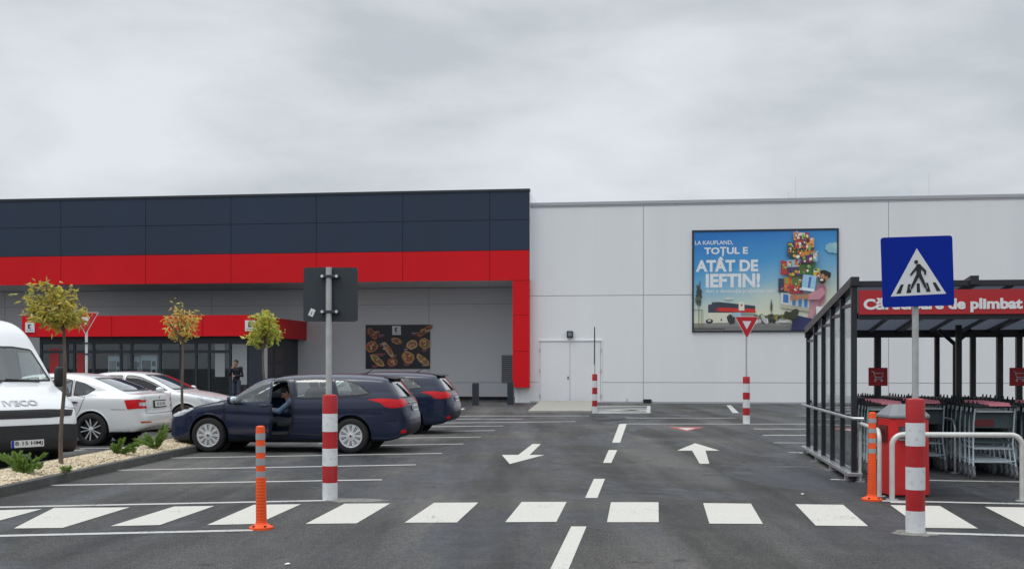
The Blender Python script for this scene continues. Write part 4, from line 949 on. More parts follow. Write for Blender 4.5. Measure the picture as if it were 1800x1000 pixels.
def paint_material(name, col, wear=.62, ink=(.06, .06, .06)):
    m = bpy.data.materials.new(name); m.use_nodes = True; nt = m.node_tree; b = nt.nodes['Principled BSDF']; N = nt.nodes.new; K = nt.links.new
    tc = N('ShaderNodeTexCoord'); n = N('ShaderNodeTexNoise'); n.inputs['Scale'].default_value = 26; n.inputs['Detail'].default_value = 8; n.inputs['Roughness'].default_value = .75; K(tc.outputs['Object'], n.inputs[0])
    n2 = N('ShaderNodeTexNoise'); n2.inputs['Scale'].default_value = 1.6; n2.inputs['Detail'].default_value = 5; K(tc.outputs['Object'], n2.inputs[0])
    ad = N('ShaderNodeMath'); ad.operation = 'MULTIPLY_ADD'; K(n2.outputs['Fac'], ad.inputs[0]); ad.inputs[1].default_value = .45; K(n.outputs['Fac'], ad.inputs[2])
    r = N('ShaderNodeValToRGB'); e = r.color_ramp.elements; e[0].position = wear+.20; e[0].color = (*col, 1); e[1].position = wear+.36; e[1].color = (*ink, 1); q = e.new(wear-.12); q.color = (*[c*1.06 for c in col], 1); q = e.new(wear+.1); q.color = (*[c*.84 for c in col], 1)
    K(ad.outputs[0], r.inputs[0]); K(r.outputs[0], b.inputs['Base Color']); b.inputs['Roughness'].default_value = .8
    bp = N('ShaderNodeBump'); bp.inputs['Strength'].default_value = .25; bp.inputs['Distance'].default_value = .008; K(n.outputs['Fac'], bp.inputs['Height']); K(bp.outputs[0], b.inputs['Normal']); return m
M_LINE = paint_material('white line paint', (.52, .52, .50), .55); M_ZEB = paint_material('zebra paint', (.60, .585, .53), .60); M_OLD = paint_material('faded line paint', (.34, .34, .33), .45); M_YRED = paint_material('faded red paint', (.45, .10, .085), .50)
def quadpx(mb, pts, z=.004):
    mb.add([gnd(x, y, z) for x, y in pts], [tuple(range(len(pts)))])
def linepx(mb, a, b, w, z=.004):
    A, B_ = gnd(*a, z), gnd(*b, z); t = (B_-A).normalized(); n = Vector((-t.y, t.x, 0))*w/2; mb.add([A+n, B_+n, B_-n, A-n], [(0, 1, 2, 3)])
m = MB()
for a, b in (((-260, 896), (572, 879)), ((-400, 950), (445, 931)), ((50, 853), (672, 842.5)), ((194, 826), (731, 816.3)), ((298, 804.5), (777, 796.3)), ((380, 787), (815, 779.7)), ((460, 772.5), (845, 767.6)), ((520, 761), (870, 756.3)), ((600, 751), (885, 748.2)), ((640, 744.5), (1012, 740.5)), ((700, 736.5), (920, 736)), ((800, 731), (1036, 730.5)),
             ((560, 779), (660, 777)), ((40, 797), (150, 790)), ((60, 812), (128, 806)), ((140, 788), (290, 786))):
    linepx(m, a, b, .12 if a[1] > 765 else .18)
for a, b in (((1092, 744.6), (1420, 744.8)), ((1100, 734.3), (1293, 734.3)), ((1325, 753.5), (1422, 753.5)), ((1341, 764.6), (1420, 764.6)), ((1360, 777.8), (1420, 778)), ((1386, 794.7), (1424, 795)), ((1460, 842), (1520, 842.6)), ((1625, 843.5), (1830, 847)), ((1550, 879.5), (1830, 885.5)), ((1628, 936), (1850, 942)), ((1565, 882), (1610, 883))):
    linepx(m, a, b, .12 if a[1] > 765 else .18)
struct('parking_lines', m, M_LINE)
m = MB(); linepx(m, (1352, 820), (1425, 820), .10); struct('faded_parking_line', m, M_OLD)
m = MB()
for q in (((0, 896), (74, 894), (0, 914), (-60, 914)), ((95, 892), (228, 891), (110, 927), (24, 928)), ((306, 889.5), (377, 888.5), (281, 922), (194, 924)), ((446, 886.5), (529, 885.5), (452, 920), (364, 922)), ((606, 884.5), (686, 884), (627, 919), (537, 920)), ((763, 883), (841, 882.5), (803, 917.5), (711, 918)), ((917, 881.5), (996, 881.5), (978, 916.5), (888, 917)),
          ((1074, 882), (1157.5, 882), (1158, 917), (1067, 917)), ((1236, 883.5), (1320, 884.5), (1341, 920), (1247, 919.5)), ((1398, 885.5), (1482, 886.5), (1526, 924), (1434, 923)), ((1565, 887), (1652, 888.5), (1719, 928), (1620, 927)), ((1731, 890), (1818, 891.5), (1915, 935), (1815, 933))):
    quadpx(m, q, .005)
struct('zebra_crossing', m, M_ZEB)
m = MB(); rg = random.Random(2); p = gnd(590, 878.5, .0025); m.add([(p.x+(.26+.24*max(0, math.cos(a)))*math.cos(a)*rg.uniform(.8, 1.2)+.12, p.y+.2*math.sin(a)*rg.uniform(.8, 1.2), .0025) for a in np.linspace(0, 2*PI, 23)[:-1]], [tuple(range(22))]); struct('mortar_patch', m, paint_material('mortar', (.22, .21, .19), .5, (.09, .088, .085)))
m = MB(); p = gnd(1609, 936, .0025); m.add([(p.x+.2*math.cos(a)*rg.uniform(.8, 1.2), p.y+.2*math.sin(a)*rg.uniform(.8, 1.2), .0025) for a in np.linspace(0, 2*PI, 23)[:-1]], [tuple(range(22))]); struct('mortar_patch', m, bpy.data.materials['mortar'])
m = MB()
for q in (((1088.5, 745), (1101.5, 745), (1090, 777.5), (1076, 777.5)), ((1070, 790.5), (1085, 790.5), (1074.5, 813), (1060, 813)), ((1044, 841), (1063.5, 841), (1050, 874.5), (1028.5, 874.5)), ((1004, 924.5), (1031, 924.5), (995, 1010), (962, 1010))):
    quadpx(m, q, .004)
struct('centre_line_dashes', m, M_ZEB)
m = MB(); quadpx(m, ((1222, 778.5), (1265, 791.5), (1240, 791.5), (1247, 814.5), (1230, 814.5), (1216.5, 791.5), (1190, 791.5)), .004); struct('direction_arrow', m, M_ZEB)
m = MB(); quadpx(m, ((936, 780), (950.5, 780), (931, 799), (957, 799), (896, 815), (882, 799), (911, 799)), .004); struct('direction_arrow', m, M_ZEB)
m = MB(); quadpx(m, ((1172, 750), (1238, 750.5), (1207, 757.5)), .004); struct('yield_marking', m, M_YRED)
m = MB(); quadpx(m, ((1191, 751.6), (1222, 752), (1207, 755.8)), .0065); struct('yield_marking_centre', m, M_LINE)
m = MB()
linepx(m, (1047, 713.5), (1143, 713.5), .5); linepx(m, (1049, 725.5), (1143, 725), .5)
quadpx(m, ((1137.5, 713.5), (1143.5, 713.5), (1143, 725.3), (1136, 725.3)), .005)
for a, b in (((1050, 715.5), (1138, 717)), ((1050, 718), (1138, 719.6)), ((1050, 722.5), (1138, 719.9)), ((1050, 724.5), (1138, 722.6)), ((1050, 720.2), (1138, 720.9))): linepx(m, a, b, .40, .0055)
struct('hatched_marking', m, M_LINE)
m = MB(); quadpx(m, ((1277, 712), (1285, 712), (1299, 725.5), (1288, 725.5)), .004); quadpx(m, ((803, 721), (814, 717), (818, 718), (806, 722.5)), .004); struct('lane_marking', m, M_LINE)
# scraps of litter
for x, y, lb in ((505, 991, 'small white paper scrap on the asphalt at the front of the picture'), (1411, 868, 'small white paper scrap on the asphalt short of the orange post')):
    p = gnd(x, y, .008); m = MB(); m.add([(-.02, -.012, 0), (.022, -.016, .006), (.024, .012, .003), (0, .02, .010), (-.02, .008, .004)], [(0, 1, 2), (0, 2, 3), (0, 3, 4)]); o = obj('paper_scrap', m, mat('white paper', (.75, .77, .77), .8), loc=p); tag(o, lb, 'litter', 'paper scraps')
# ---------------------------------------------------------------- gravel strip
XR = lambda d: -6.16+.06*(d-13.97)
WID = 1.12
ds = np.linspace(5, 29, 49)
prof = []
M_KERB = mat('concrete kerb', (.085, .083, .078), .85, vscale=6, var=.18, bump=.2, bscale=60, dirt=.4)
for sd, nm in ((0, 'kerb'), (1, 'kerb')):
    m = MB(); x0 = (lambda d: XR(d)) if sd == 0 else (lambda d: XR(d)-WID-.1)
    n = len(ds); pr_ = [(-.0, 0), (-.0, .115), (-.015, .125), (-.09, .125), (-.10, .115), (-.10, 0)]
    vs = [(x0(d)+(u if sd == 0 else u+.1), d, z) for d in ds for u, z in pr_]; k = len(pr_)
    m.add(vs, [(i*k+q, i*k+q+1, (i+1)*k+q+1, (i+1)*k+q) for i in range(n-1) for q in range(k-1)]+[tuple(range(k)), tuple((n-1)*k+q for q in range(k))])
    struct(nm, m, M_KERB)
m = MB(); m.add([(XR(29)-WID, 29, 0), (XR(29), 29, 0), (XR(29), 29.1, 0), (XR(29)-WID, 29.1, 0), (XR(29)-WID, 29, .125), (XR(29), 29, .125), (XR(29), 29.1, .125), (XR(29)-WID, 29.1, .125)], [(0, 1, 5, 4), (2, 3, 7, 6), (4, 5, 6, 7)]); struct('kerb_end', m, M_KERB)
def bed_h(q): return .11+.06*math.sin(PI*min(1, max(0, q)))
m = MB(); cols = 9
m.add([(XR(d)-.10-(WID-.1)*c/(cols-1), d, bed_h(c/(cols-1))-.012) for d in ds for c in range(cols)], [(i*cols+c, i*cols+c+1, (i+1)*cols+c+1, (i+1)*cols+c) for i in range(len(ds)-1) for c in range(cols-1)])
struct('planting_bed', m, mat('gravel bed', (.33, .27, .18), .95, vscale=25, var=.3, bump=.5, bscale=40))
nb = 21000; rg = np.random.default_rng(3)
dd = 12.0+17.0*rg.random(nb)**1.6; qq = rg.random(nb); r = rg.uniform(.011, .024, nb)
oct_v = np.array([(1, 0, 0), (0, 1, 0), (-1, 0, 0), (0, -1, 0), (0, 0, 1), (0, 0, -1)], float); oct_f = np.array([(0, 1, 4), (1, 2, 4), (2, 3, 4), (3, 0, 4), (1, 0, 5), (2, 1, 5), (3, 2, 5), (0, 3, 5)])
cx_ = XR(dd)-.10-(WID-.12)*qq-.01; cz = .105+.06*np.sin(PI*qq)+rg.uniform(0, .015, nb)
an = rg.uniform(0, 6.3, nb); jit = rg.uniform(.7, 1.3, (nb, 6, 3)); vv = oct_v[None]*jit*r[:, None, None]*np.array([1.2, .9, .7])
ca, sa = np.cos(an)[:, None], np.sin(an)[:, None]; vx = vv[..., 0]*ca-vv[..., 1]*sa; vy = vv[..., 0]*sa+vv[..., 1]*ca
P = np.stack([vx+cx_[:, None], vy+dd[:, None], vv[..., 2]+cz[:, None]], -1).reshape(-1, 3); Fc = (oct_f[None]+6*np.arange(nb)[:, None, None]).reshape(-1, 3)
def island_ramp(name, cols, rough=.8, trans=0.):
    m = bpy.data.materials.new(name); m.use_nodes = True; nt = m.node_tree; b = nt.nodes['Principled BSDF']; gm = nt.nodes.new('ShaderNodeNewGeometry'); rp = nt.nodes.new('ShaderNodeValToRGB'); e = rp.color_ramp.elements
    e[0].position = 0; e[0].color = (*cols[0], 1); e[1].position = 1; e[1].color = (*cols[-1], 1)
    for i, c in enumerate(cols[1:-1]): q = e.new((i+1)/(len(cols)-1)); q.color = (*c, 1)
    nt.links.new(gm.outputs['Random Per Island'], rp.inputs[0]); nt.links.new(rp.outputs[0], b.inputs['Base Color']); b.inputs['Roughness'].default_value = rough
    if trans:
        t = nt.nodes.new('ShaderNodeBsdfTranslucent'); nt.links.new(rp.outputs[0], t.inputs[0]); mx = nt.nodes.new('ShaderNodeMixShader'); mx.inputs[0].default_value = trans
        out = nt.nodes['Material Output']; nt.links.new(b.outputs[0], mx.inputs[1]); nt.links.new(t.outputs[0], mx.inputs[2]); nt.links.new(mx.outputs[0], out.inputs[0])
    return m
me = np_mesh('gravel', P, Fc, island_ramp('pale gravel', [(.52, .43, .28), (.68, .59, .43), (.46, .35, .22), (.72, .66, .52), (.58, .46, .29), (.40, .34, .25)]), smooth=False)
o = bpy.data.objects.new('gravel', me); C.objects.link(o); o['kind'] = 'stuff'; tag(o, 'pale beige gravel filling the planting strip', 'gravel')
# ---------------------------------------------------------------- young trees
M_BARK = mat('thin bark', (.13, .10, .075), .9, vscale=14, var=.35, bump=.5, bscale=30, stretch=(1, 1, .25))
def young_tree(px, py, d, ytop, wpx, zc0, label, cols, seed, lean, nl, aspect, lsize, coff=0.):
    rg = random.Random(seed); base = Vector(((px-CX)*d/F, d, .12)); top = at(px, ytop, d).z-.0; s = d/F; w = wpx*s
    t = thing('young_tree', label, 'tree', base, 0, 'young trees on the gravel strip'); h = top-.12
    hc = (H+(YH-zc0)*s)-.12
    tr = MB(); pts = []; n = 12
    for i in range(n+1):
        q = i/n; pts.append((lean*q+.025*math.sin(q*7+seed)*(1-q*.3), .02*math.sin(q*5), hc*1.06*q))
    tr.tube(pts, [.034*(1-.35*i/n)*(1.25 if i == 0 else 1) for i in range(n+1)], 8)
    c0 = Vector(pts[-1]); cen = Vector((lean+coff, 0, (hc+h)/2+.02)); R = Vector((w/2, w/2*.9, (h-hc)/2))
    tips = []
    for k in range(30):
        a = rg.uniform(0, 2*PI); e = rg.uniform(-.75, 1.0); q = Vector((math.cos(a)*math.sqrt(1-min(1, e*e)), math.sin(a)*math.sqrt(1-min(1, e*e)), e)); rr = rg.uniform(.6, 1.05)
        tip = cen+Vector((q.x*R.x*aspect, q.y*R.y*aspect, q.z*R.z))*rr; st = c0+Vector((0, 0, rg.uniform(-.10, .20)*(h-hc)*.6)); mid_ = (st+tip)/2+Vector((rg.uniform(-.05, .05), rg.uniform(-.05, .05), .06))
        tr.tube([st, mid_, tip], [.011, .007, .003], 5); tips.append((st, mid_, tip))
    obj('trunk', tr, M_BARK, t, smooth=True)
    cr = MB()
    for k in range(nl):
        st, mid_, tip = rg.choice(tips); q = rg.uniform(.30, 1.12)**.8; p = (st.lerp(mid_, q*2) if q < .5 else mid_.lerp(tip, q*2-1))+Vector((rg.gauss(0, .05), rg.gauss(0, .05), rg.gauss(0, .04)))
        ln = lsize*rg.uniform(.6, 1.25); wd = ln*rg.uniform(.28, .42)
        dr = Vector((rg.gauss(0, 1), rg.gauss(0, 1), rg.gauss(-.45, .55))).normalized(); sd = dr.cross(Vector((rg.gauss(0, 1), rg.gauss(0, 1), rg.gauss(0, 1)))).normalized()*wd/2; up = dr.cross(sd).normalized()*ln*.12
        cr.add([p, p+dr*ln*.4+sd+up, p+dr*ln, p+dr*ln*.4-sd+up, p+dr*ln*.5-up*.4], [(0, 1, 4), (1, 2, 4), (2, 3, 4), (3, 0, 4)])
    o = obj('crown', cr, island_ramp('leaves '+str(seed), [tuple(min(.85, x*1.9) for x in c) for c in cols], .55, .35), t)
    st_ = None
    return t
yel = [(.25, .22, .035), (.34, .28, .045), (.20, .21, .04), (.40, .31, .06), (.17, .17, .035), (.28, .20, .04), (.34, .31, .10), (.15, .19, .04)]
org = [(.36, .27, .06), (.40, .24, .05), (.30, .26, .05), (.46, .34, .10), (.32, .17, .05), (.25, .26, .05), (.40, .34, .12)]
grn = [(.24, .27, .04), (.32, .31, .05), (.17, .24, .035), (.38, .34, .07), (.28, .22, .05), (.20, .28, .05), (.42, .36, .10)]
young_tree(107, 818, 16.1, 488, 108, 592, 'young tree with a wide rusty yellow crown beside the white van', yel, 3, .06, 1250, 1.0, .11, -.13)
young_tree(322, 790, 22.6, 534, 70, 610, 'young tree with a sparse orange crown in front of the white saloon', org, 8, -.02, 420, .95, .115)
young_tree(466, 760, 24.9, 546, 70, 624, 'young tree with a dense yellow green crown near the lobby corner', grn, 5, -.03, 760, .92, .15)
# ---------------------------------------------------------------- juniper shrubs
def juniper(px, py, spread, hgt, label, seed, dirs):
    rg = random.Random(seed); z = .15; p = gnd(px, py, z); t = thing('juniper_shrub', label, 'shrub', p, 0, 'low junipers on the gravel strip')
    st = MB(); fo = MB()
    for (dx, dz, ln) in dirs:
        for q in range(4):
            a = Vector((dx+rg.uniform(-.25, .25), rg.uniform(-.5, .5), dz+rg.uniform(-.15, .15))).normalized(); L_ = ln*rg.uniform(.52, .82)
            pts = [Vector((0, 0, -.03)), a*L_*.5+Vector((0, 0, .05*L_)), a*L_+Vector((0, 0, -.02))]
            st.tube(pts, [.010, .006, .002], 5)
            for k in range(int(260*L_)):
                u = rg.uniform(.12, 1.02); b = pts[0].lerp(pts[1], u*2) if u < .5 else pts[1].lerp(pts[2], min(1.05, u*2-1))
                d = (a*rg.uniform(.5, 1.2)+Vector((rg.gauss(0, .42), rg.gauss(0, .42), rg.gauss(.1, .32)))).normalized(); l = rg.uniform(.05, .10)*(1.15-.5*u); s = d.cross(Vector((rg.gauss(0, 1), rg.gauss(0, 1), .3))).normalized()*.0055
                e = b+d*l; fo.add([b-s*.6, b+s*.6, (b+e)/2+s*1.4, e, (b+e)/2-s*1.4], [(0, 1, 2, 4), (4, 2, 3)])
    obj('stem', st, M_BARK, t); obj('foliage', fo, island_ramp('juniper needles '+str(seed), [(.14, .25, .04), (.19, .34, .05), (.10, .18, .035), (.26, .38, .07), (.14, .21, .05)], .6, .25), t)
juniper(36, 832, .5, .5, 'upright bright green juniper in front of the van number plate', 1, [(-.62, .75, .52), (-.25, .9, .52), (.15, .9, .40), (.55, .55, .50), (.8, .30, .42), (-.1, .5, .30)])
juniper(206, 799, .4, .35, 'small juniper leaning right under the white hatchback', 2, [(-.3, .6, .25), (.4, .75, .40), (.85, .5, .55), (.95, .35, .45), (0, .8, .25)])
juniper(274, 789, .4, .4, 'forked juniper beside the nose of the navy car', 4, [(-.85, .55, .50), (-.6, .8, .42), (.1, .7, .3), (.45, .9, .60), (.30, .9, .5)])
juniper(116, 828, .1, .1, 'tiny juniper seedling low on the gravel by the kerb', 9, [(-.3, .4, .10), (.5, .4, .10)])
# ---------------------------------------------------------------- posts and signs
M_PR = mat('red post sleeve', (.42, .012, .016), .4, vscale=5, var=.14, dirt=.28); M_PW = mat('white post sleeve', (.66, .68, .69), .45, vscale=5, var=.07, dirt=.30)
M_POLE = mat('galvanised pole', (.46, .47, .46), .42, .35, vscale=9, var=.12)
M_SIGNB = mat('sign back grey', (.030, .037, .046), .5, vscale=2, var=.08)
M_SBLUE = mat('sign blue', (.0005, .020, .29), .45, spec=.15); M_SW = mat('sign white', (.70, .72, .73), .35); M_SBK = mat('sign black', (.012, .012, .014), .4); M_SRED = mat('sign red', (.50, .010, .016), .35)
def sleeve(t, yb, ys, px_m, r):
    """striped sleeve; ys = photo rows of the colour changes from the top down"""
    zz = [(yb-y)/px_m for y in ys]+[0]; m = MB(); seg = 28
    for i, (a, b) in enumerate(zip(zz, zz[1:])):
        if i == 0: prof = [(r, b), (r, a-.03), (r*.93, a-.008), (r*.62, a), (.028, a)]
        else: prof = [(r+.001*(i % 2), b), (r+.001*(i % 2), a)]
        m.lathe(prof, seg, i % 2, cap=False)
    m.lathe([(r, .004), (.0, .004)], seg, 1, cap=False)
    return obj('striped_sleeve', m, [M_PR, M_PW], t, smooth=True)
def pole(t, h, r=.03, x=0): m = MB(); m.tube([(x, 0, 0), (x, 0, h)], r, 14); return obj('pole', m, M_POLE, t, smooth=True)
def clamp(t, z, fac):
    m = MB(); m.box(-.11, .11, -.045*1, .045, z-.018, z+.018); o = obj('clamp', m, M_SIGNB, t, bevel=.005); q = MB()
    for x in (-.085, .085): q.tube([(x, -.062, z), (x, -.04, z)], .018, 8)
    obj('bolt', q, M_CHR, o)
# back of the crossing sign (left)
p = gnd(580, 877.5); pm = F/p.y; t = thing('crossing_sign', 'square road sign seen from its dark back on a red and white sleeved post', 'road sign', p, 0, 'crossing signs'); rr = 13.2/pm
sleeve(t, 877.5, [693, 726, 757.5, 788, 819, 849.5][:5]+[849.5], pm, rr) if False else sleeve(t, 877.5, [693, 726.5, 758, 787.5, 818, 847.5][0:6], pm, rr)
zt = H+(YH-470)/pm; pole(t, zt, 5.4/pm, -2/pm)
m = MB(); w = 48/pm; z0, z1 = H+(YH-565)/pm, H+(YH-469.5)/pm
m.prism(round_poly([(-w, z0), (w, z0), (w, z1), (-w, z1)], .04), lambda u, v, q: (u, q, v), .045, .060); o = obj('sign_plate', m, M_SIGNB, t)
q = MB(); q.prism(round_poly([(-w+.02, z0+.02), (w-.02, z0+.02), (w-.02, z1-.02), (-w+.02, z1-.02)], .03), lambda u, v, s: (u, s, v), .0605, .063); obj('sign_face', q, M_SBLUE, o)
for y in (486, 548): clamp(t, H+(YH-y)/pm, 1)
q = MB(); Mx = Matrix.Translation((-33/pm, .044, H+(YH-549)/pm)) @ Matrix.Rotation(math.radians(24), 4, 'Y'); q.box(-.030, .030, -.002, .0, -.045, .045, M=Mx); s_ = obj('sticker', q, M_SW, o); q = MB(); q.box(-.004, .004, -.003, -.0022, -.03, .01, M=Mx); obj('sticker_print', q, M_SIGNB, o)
# front crossing sign (right)
p = gnd(1609, 935); pm = F/p.y; t = thing('crossing_sign', 'blue pedestrian crossing sign with a walking figure on a red and white sleeved post', 'road sign', p, 0, 'crossing signs'); rr = 16.4/pm
sleeve(t, 935, [700, 742.5, 783, 820, 859.5, 896.5], pm, rr)
zt = H+(YH-540)/pm; pole(t, zt+.5, 5.6/pm)
cz = H+(YH-478)/pm; w = 62.5/pm; plate_ = bpy.data.objects
m = MB(); m.prism(round_poly([(-w, -61/pm), (w, -61/pm), (w, 61/pm), (-w, 61/pm)], .03), lambda u, v, q: (u, q, v), -.06, -.048); o = obj('sign_plate', m, M_SBLUE, t, loc=(0, 0, cz)); o.rotation_euler = (0, math.radians(-1.8), 0)
# figure drawn from the close-up: sign centre at (560, 490), 405 units to the edge
k = w/402; G = lambda u, v: ((u-560)*k, (488-v)*k)
def flat(name, pts, m_, lay): mb = MB(); [mb.prism([G(*q) for q in pp], lambda u, v, s: (u, s, v), -.0605-lay*.0015, -.0612-lay*.0015) for pp in pts]; return obj(name, mb, m_, o)
flat('white_triangle', [[(558, 228), (873, 748), (250, 760)]], M_SW, 0)
cir = lambda u, v, r, n=20: [(u+r*math.cos(2*PI*i/n), v+r*math.sin(2*PI*i/n)) for i in range(n)]
def limb(pts, r0, r1):
    A = np.array(pts[0], float); B_ = np.array(pts[1], float); d = (B_-A)/np.linalg.norm(B_-A); n = np.array([-d[1], d[0]]); a0 = math.atan2(n[1], n[0])
    return [tuple(A+r0*np.array([math.cos(a0+PI*i/8), math.sin(a0+PI*i/8)])) for i in range(9)]+[tuple(B_+r1*np.array([math.cos(a0+PI+PI*i/8), math.sin(a0+PI+PI*i/8)])) for i in range(9)]
for bar_ in ([[(365, 630), (398, 628), (362, 730), (310, 732)], [(448, 628), (492, 626), (478, 726), (425, 728)], [(545, 622), (578, 622), (582, 724), (542, 724)], [(640, 620), (672, 618), (698, 720), (650, 722)], [(722, 618), (758, 617), (814, 716), (768, 718)]]): flat('crossing_bar', [bar_], M_SBK, 1)
flat('figure_outline', [limb([(560, 520), (484, 672)], 26, 20), limb([(575, 520), (642, 668)], 26, 20)], M_SW, 2)
flat('walking_figure', [cir(545, 382, 22), limb([(572, 432), (570, 520)], 30, 26)], M_SBK, 3); flat('walking_figure', [limb([(562, 430), (482, 522)], 16, 11), limb([(585, 432), (642, 488)], 17, 13)], M_SBK, 4)
flat('walking_figure', [limb([(562, 522), (482, 672)], 21, 13), limb([(642, 488), (640, 520)], 13, 10)], M_SBK, 5); flat('walking_figure', [limb([(577, 520), (642, 668)], 21, 13)], M_SBK, 6)
m = MB()
for dz in (-.2, .2): m.box(-.06, .06, -.047, .04, cz+dz-.015, cz+dz+.015)
obj('clamp', m, M_SIGNB, t)
# yield sign by the far lane
def yield_sign(t, zt, w, zb, y=-.045):
    m = MB(); m.prism(round_poly([(-w/2, zt), (0, zb), (w/2, zt)], .03), lambda u, v, s: (u, s, v), y-.01, y); o = obj('sign_plate', m, M_SW, t)
    c = zt-(zt-zb)/3; sh = lambda k_: [(u*k_, c+(v-c)*k_) for u, v in [(-w/2, zt), (0, zb), (w/2, zt)]]
    q = MB(); q.prism(sh(.93), lambda u, v, s: (u, s, v), y-.013, y-.0105); obj('red_border', q, M_SRED, o)
    q = MB(); q.prism([(u, v+.0) for u, v in sh(.36)], lambda u, v, s: (u, s, v), y-.016, y-.0135); obj('white_centre', q, M_SW, o)
p = gnd(1312, 744.5); pm = F/p.y; t = thing('yield_sign', 'small red yield triangle on a striped post before the billboard', 'road sign', p, 0, 'yield signs')
sleeve(t, 744.5, [661.5, 674, 689.5, 702, 716.5, 729.5], pm, 6.1/pm); zt = H+(YH-556)/pm; pole(t, zt-.06, .022); yield_sign(t, zt, 43/pm, H+(YH-596)/pm)
# edge-on sign by the door
p = gnd(1045.5, 726); pm = F/p.y; t = thing('edge_on_sign', 'road sign seen edge on, a dark blade on a striped post', 'road sign', p, 0)
sleeve(t, 726, [657, 669, 681, 692.5, 703.5, 714], pm, 4.6/pm); zt = H+(YH-575)/pm; pole(t, zt-.1, .018)
m = MB(); z0, z1 = H+(YH-642)/pm, zt; zm = z0+(z1-z0)*.5
m.prism(round_poly([(-.42, z1), (.42, z1), (0, z0)], .03), lambda u, v, s: (s-.035, u+.0, v), -.012, .012); o = obj('sign_plate', m, M_SIGNB, t); o.rotation_euler = (0, math.radians(.6), math.radians(-3.4))
# yield sign by the lobby
d = 29.5; p = Vector(((152-CX)*d/F, d, 0)); pm = F/d; t = thing('yield_sign', 'red yield triangle on a thin white pole before the shop lobby', 'road sign', p, 0, 'yield signs')
zt = H+(YH-549)/pm; m = MB(); m.tube([(0, 0, 0), (0, 0, zt-.08)], .035, 12); obj('pole', m, M_PW, t, smooth=True); yield_sign(t, zt, 46/pm, H+(YH-588)/pm, -.05)
m = MB()
for y in (603, 622): m.box(-.05, .06, -.05, .05, H+(YH-y)/pm-.02, H+(YH-y)/pm+.02)
obj('clamp', m, M_SIGNB, t)
# ---------------------------------------------------------------- orange flexible posts
M_OR = mat('orange flexible plastic', (.85, .085, .006), .5, vscale=5, var=.1, dirt=.18); M_RF = mat('grey reflective band', (.36, .38, .39), .3, .2)
def flex(px, yb, yt, bands, label, lean):
    p = gnd(px, yb-3); pm = F/p.y; h = (yb-3-yt)/pm; t = thing('flexible_post', label, 'flexible post', p, 0, 'orange flexible posts')
    M = Matrix.Rotation(lean, 4, 'Y')
    m = MB(); prof = [(.118, 0), (.118, .022), (.095, .035), (.06, .05), (.052, .07)]
    n = 15
    for i in range(n):
        z = .07+(h*.49-.07)*i/(n-1); prof += [(.0515-.005*i/n, z-.010), (.0535-.005*i/n, z-.004), (.0535-.005*i/n, z+.006), (.0515-.005*i/n, z+.012)]
    prof += [(.046, h*.50), (.0435, h-.03), (.040, h-.008), (.025, h), (0, h)]
    m.lathe(prof, 24, cap=False, M=M); obj('post', m, M_OR, t, smooth=True, angle=30)
    for a, b in bands:
        q = MB(); za, zb = (yb-3-a)/pm, (yb-3-b)/pm; q.lathe([(.047, zb), (.047, za)], 24, cap=False, M=M); obj('reflective_band', q, M_RF, t, smooth=True)
    q = MB()
    for a in (-2.2, -1.0, .6, 2.2): q.lathe([(.014, 0), (.014, .03), (0, .033)], 8, M=Matrix.Translation((.098*math.cos(a), .098*math.sin(a), .012)))
    obj('bolt', q, M_SIGNB, t)
flex(459.5, 932, 748, [(761, 772.5), (783, 795), (805, 817), (827.5, 838)], 'orange flexible post with grey bands in front of the navy car', math.radians(-.6))
flex(1532.5, 882, 724, [(735, 743), (752.5, 760.5), (770, 778), (788, 796)], 'orange flexible post with grey bands standing beside the red bin', math.radians(.4))
# ---------------------------------------------------------------- red bin
M_BIN = mat('red bin paint', (.58, .009, .010), .38, coat=.2, vscale=3, var=.06, dirt=.06); M_BTOP = mat('grey bin lid', (.19, .20, .21), .45, vscale=6, var=.1)
p = gnd(1589, 873.5); pm = F/p.y; YAW = -TH
t = thing('litter_bin', 'tall red litter bin with a grey sloped lid behind the white barrier rail', 'bin', p+Vector((.07, .24, 0)), math.radians(4))
w0, w1, hh = 37/pm, 35.5/pm, 138/pm; dp = .25
oct_ = lambda w, q, c=.06: [(-w+c, -q), (w-c, -q), (w, -q+c), (w, q-c), (w-c, q), (-w+c, q), (-w, q-c), (-w, -q+c)]
m = MB(); A = oct_(w0, dp); B_ = oct_(w1, dp-.005); n = 8
m.add([(x, y, .02) for x, y in A]+[(x, y, hh) for x, y in B_], [tuple(range(8))[::-1], tuple(range(8, 16))]+[(i, (i+1) % n, n+(i+1) % n, n+i) for i in range(n)]); body = obj('body', m, M_BIN, t, bevel=.012)
m = MB(); A = oct_(w1+.012, dp+.01); B_ = oct_(w1*.62, dp*.45, .05); ht = 24/pm
m.add([(x, y, hh+.002) for x, y in A]+[(x, y, hh+.035) for x, y in A]+[(x, y, hh+ht) for x, y in B_], [tuple(range(8))[::-1], tuple(range(16, 24))]+[(r*8+i, r*8+(i+1) % n, r*8+8+(i+1) % n, r*8+8+i) for r in (0, 1) for i in range(n)]); obj('lid', m, M_BTOP, t, bevel=.01)
m = MB(); m.box(-w1*.62, w1*.62, -dp-.012, -dp+.002, hh-.235, hh-.09); of_ = obj('opening_frame', m, mat('bin opening', (.05, .055, .06), .35), t); m = MB(); m.box(-w1*.5, w1*.5, -dp-.018, -dp-.0125, hh-.215, hh-.11); obj('opening_flap', m, mat('bin flap', (.11, .13, .145), .2, .3), of_)
m = MB(); m.box(-w1*.66, w1*.66, -dp-.05, -dp-.0005, hh-.26, hh-.24); obj('ledge', m, M_BTOP, t)
m = MB(); m.box(-w1-.012, -w1+.004, -.13, .12, hh-.30, hh-.09); obj('side_opening', m, mat('bin side opening', (.10, .006, .008), .6), t)
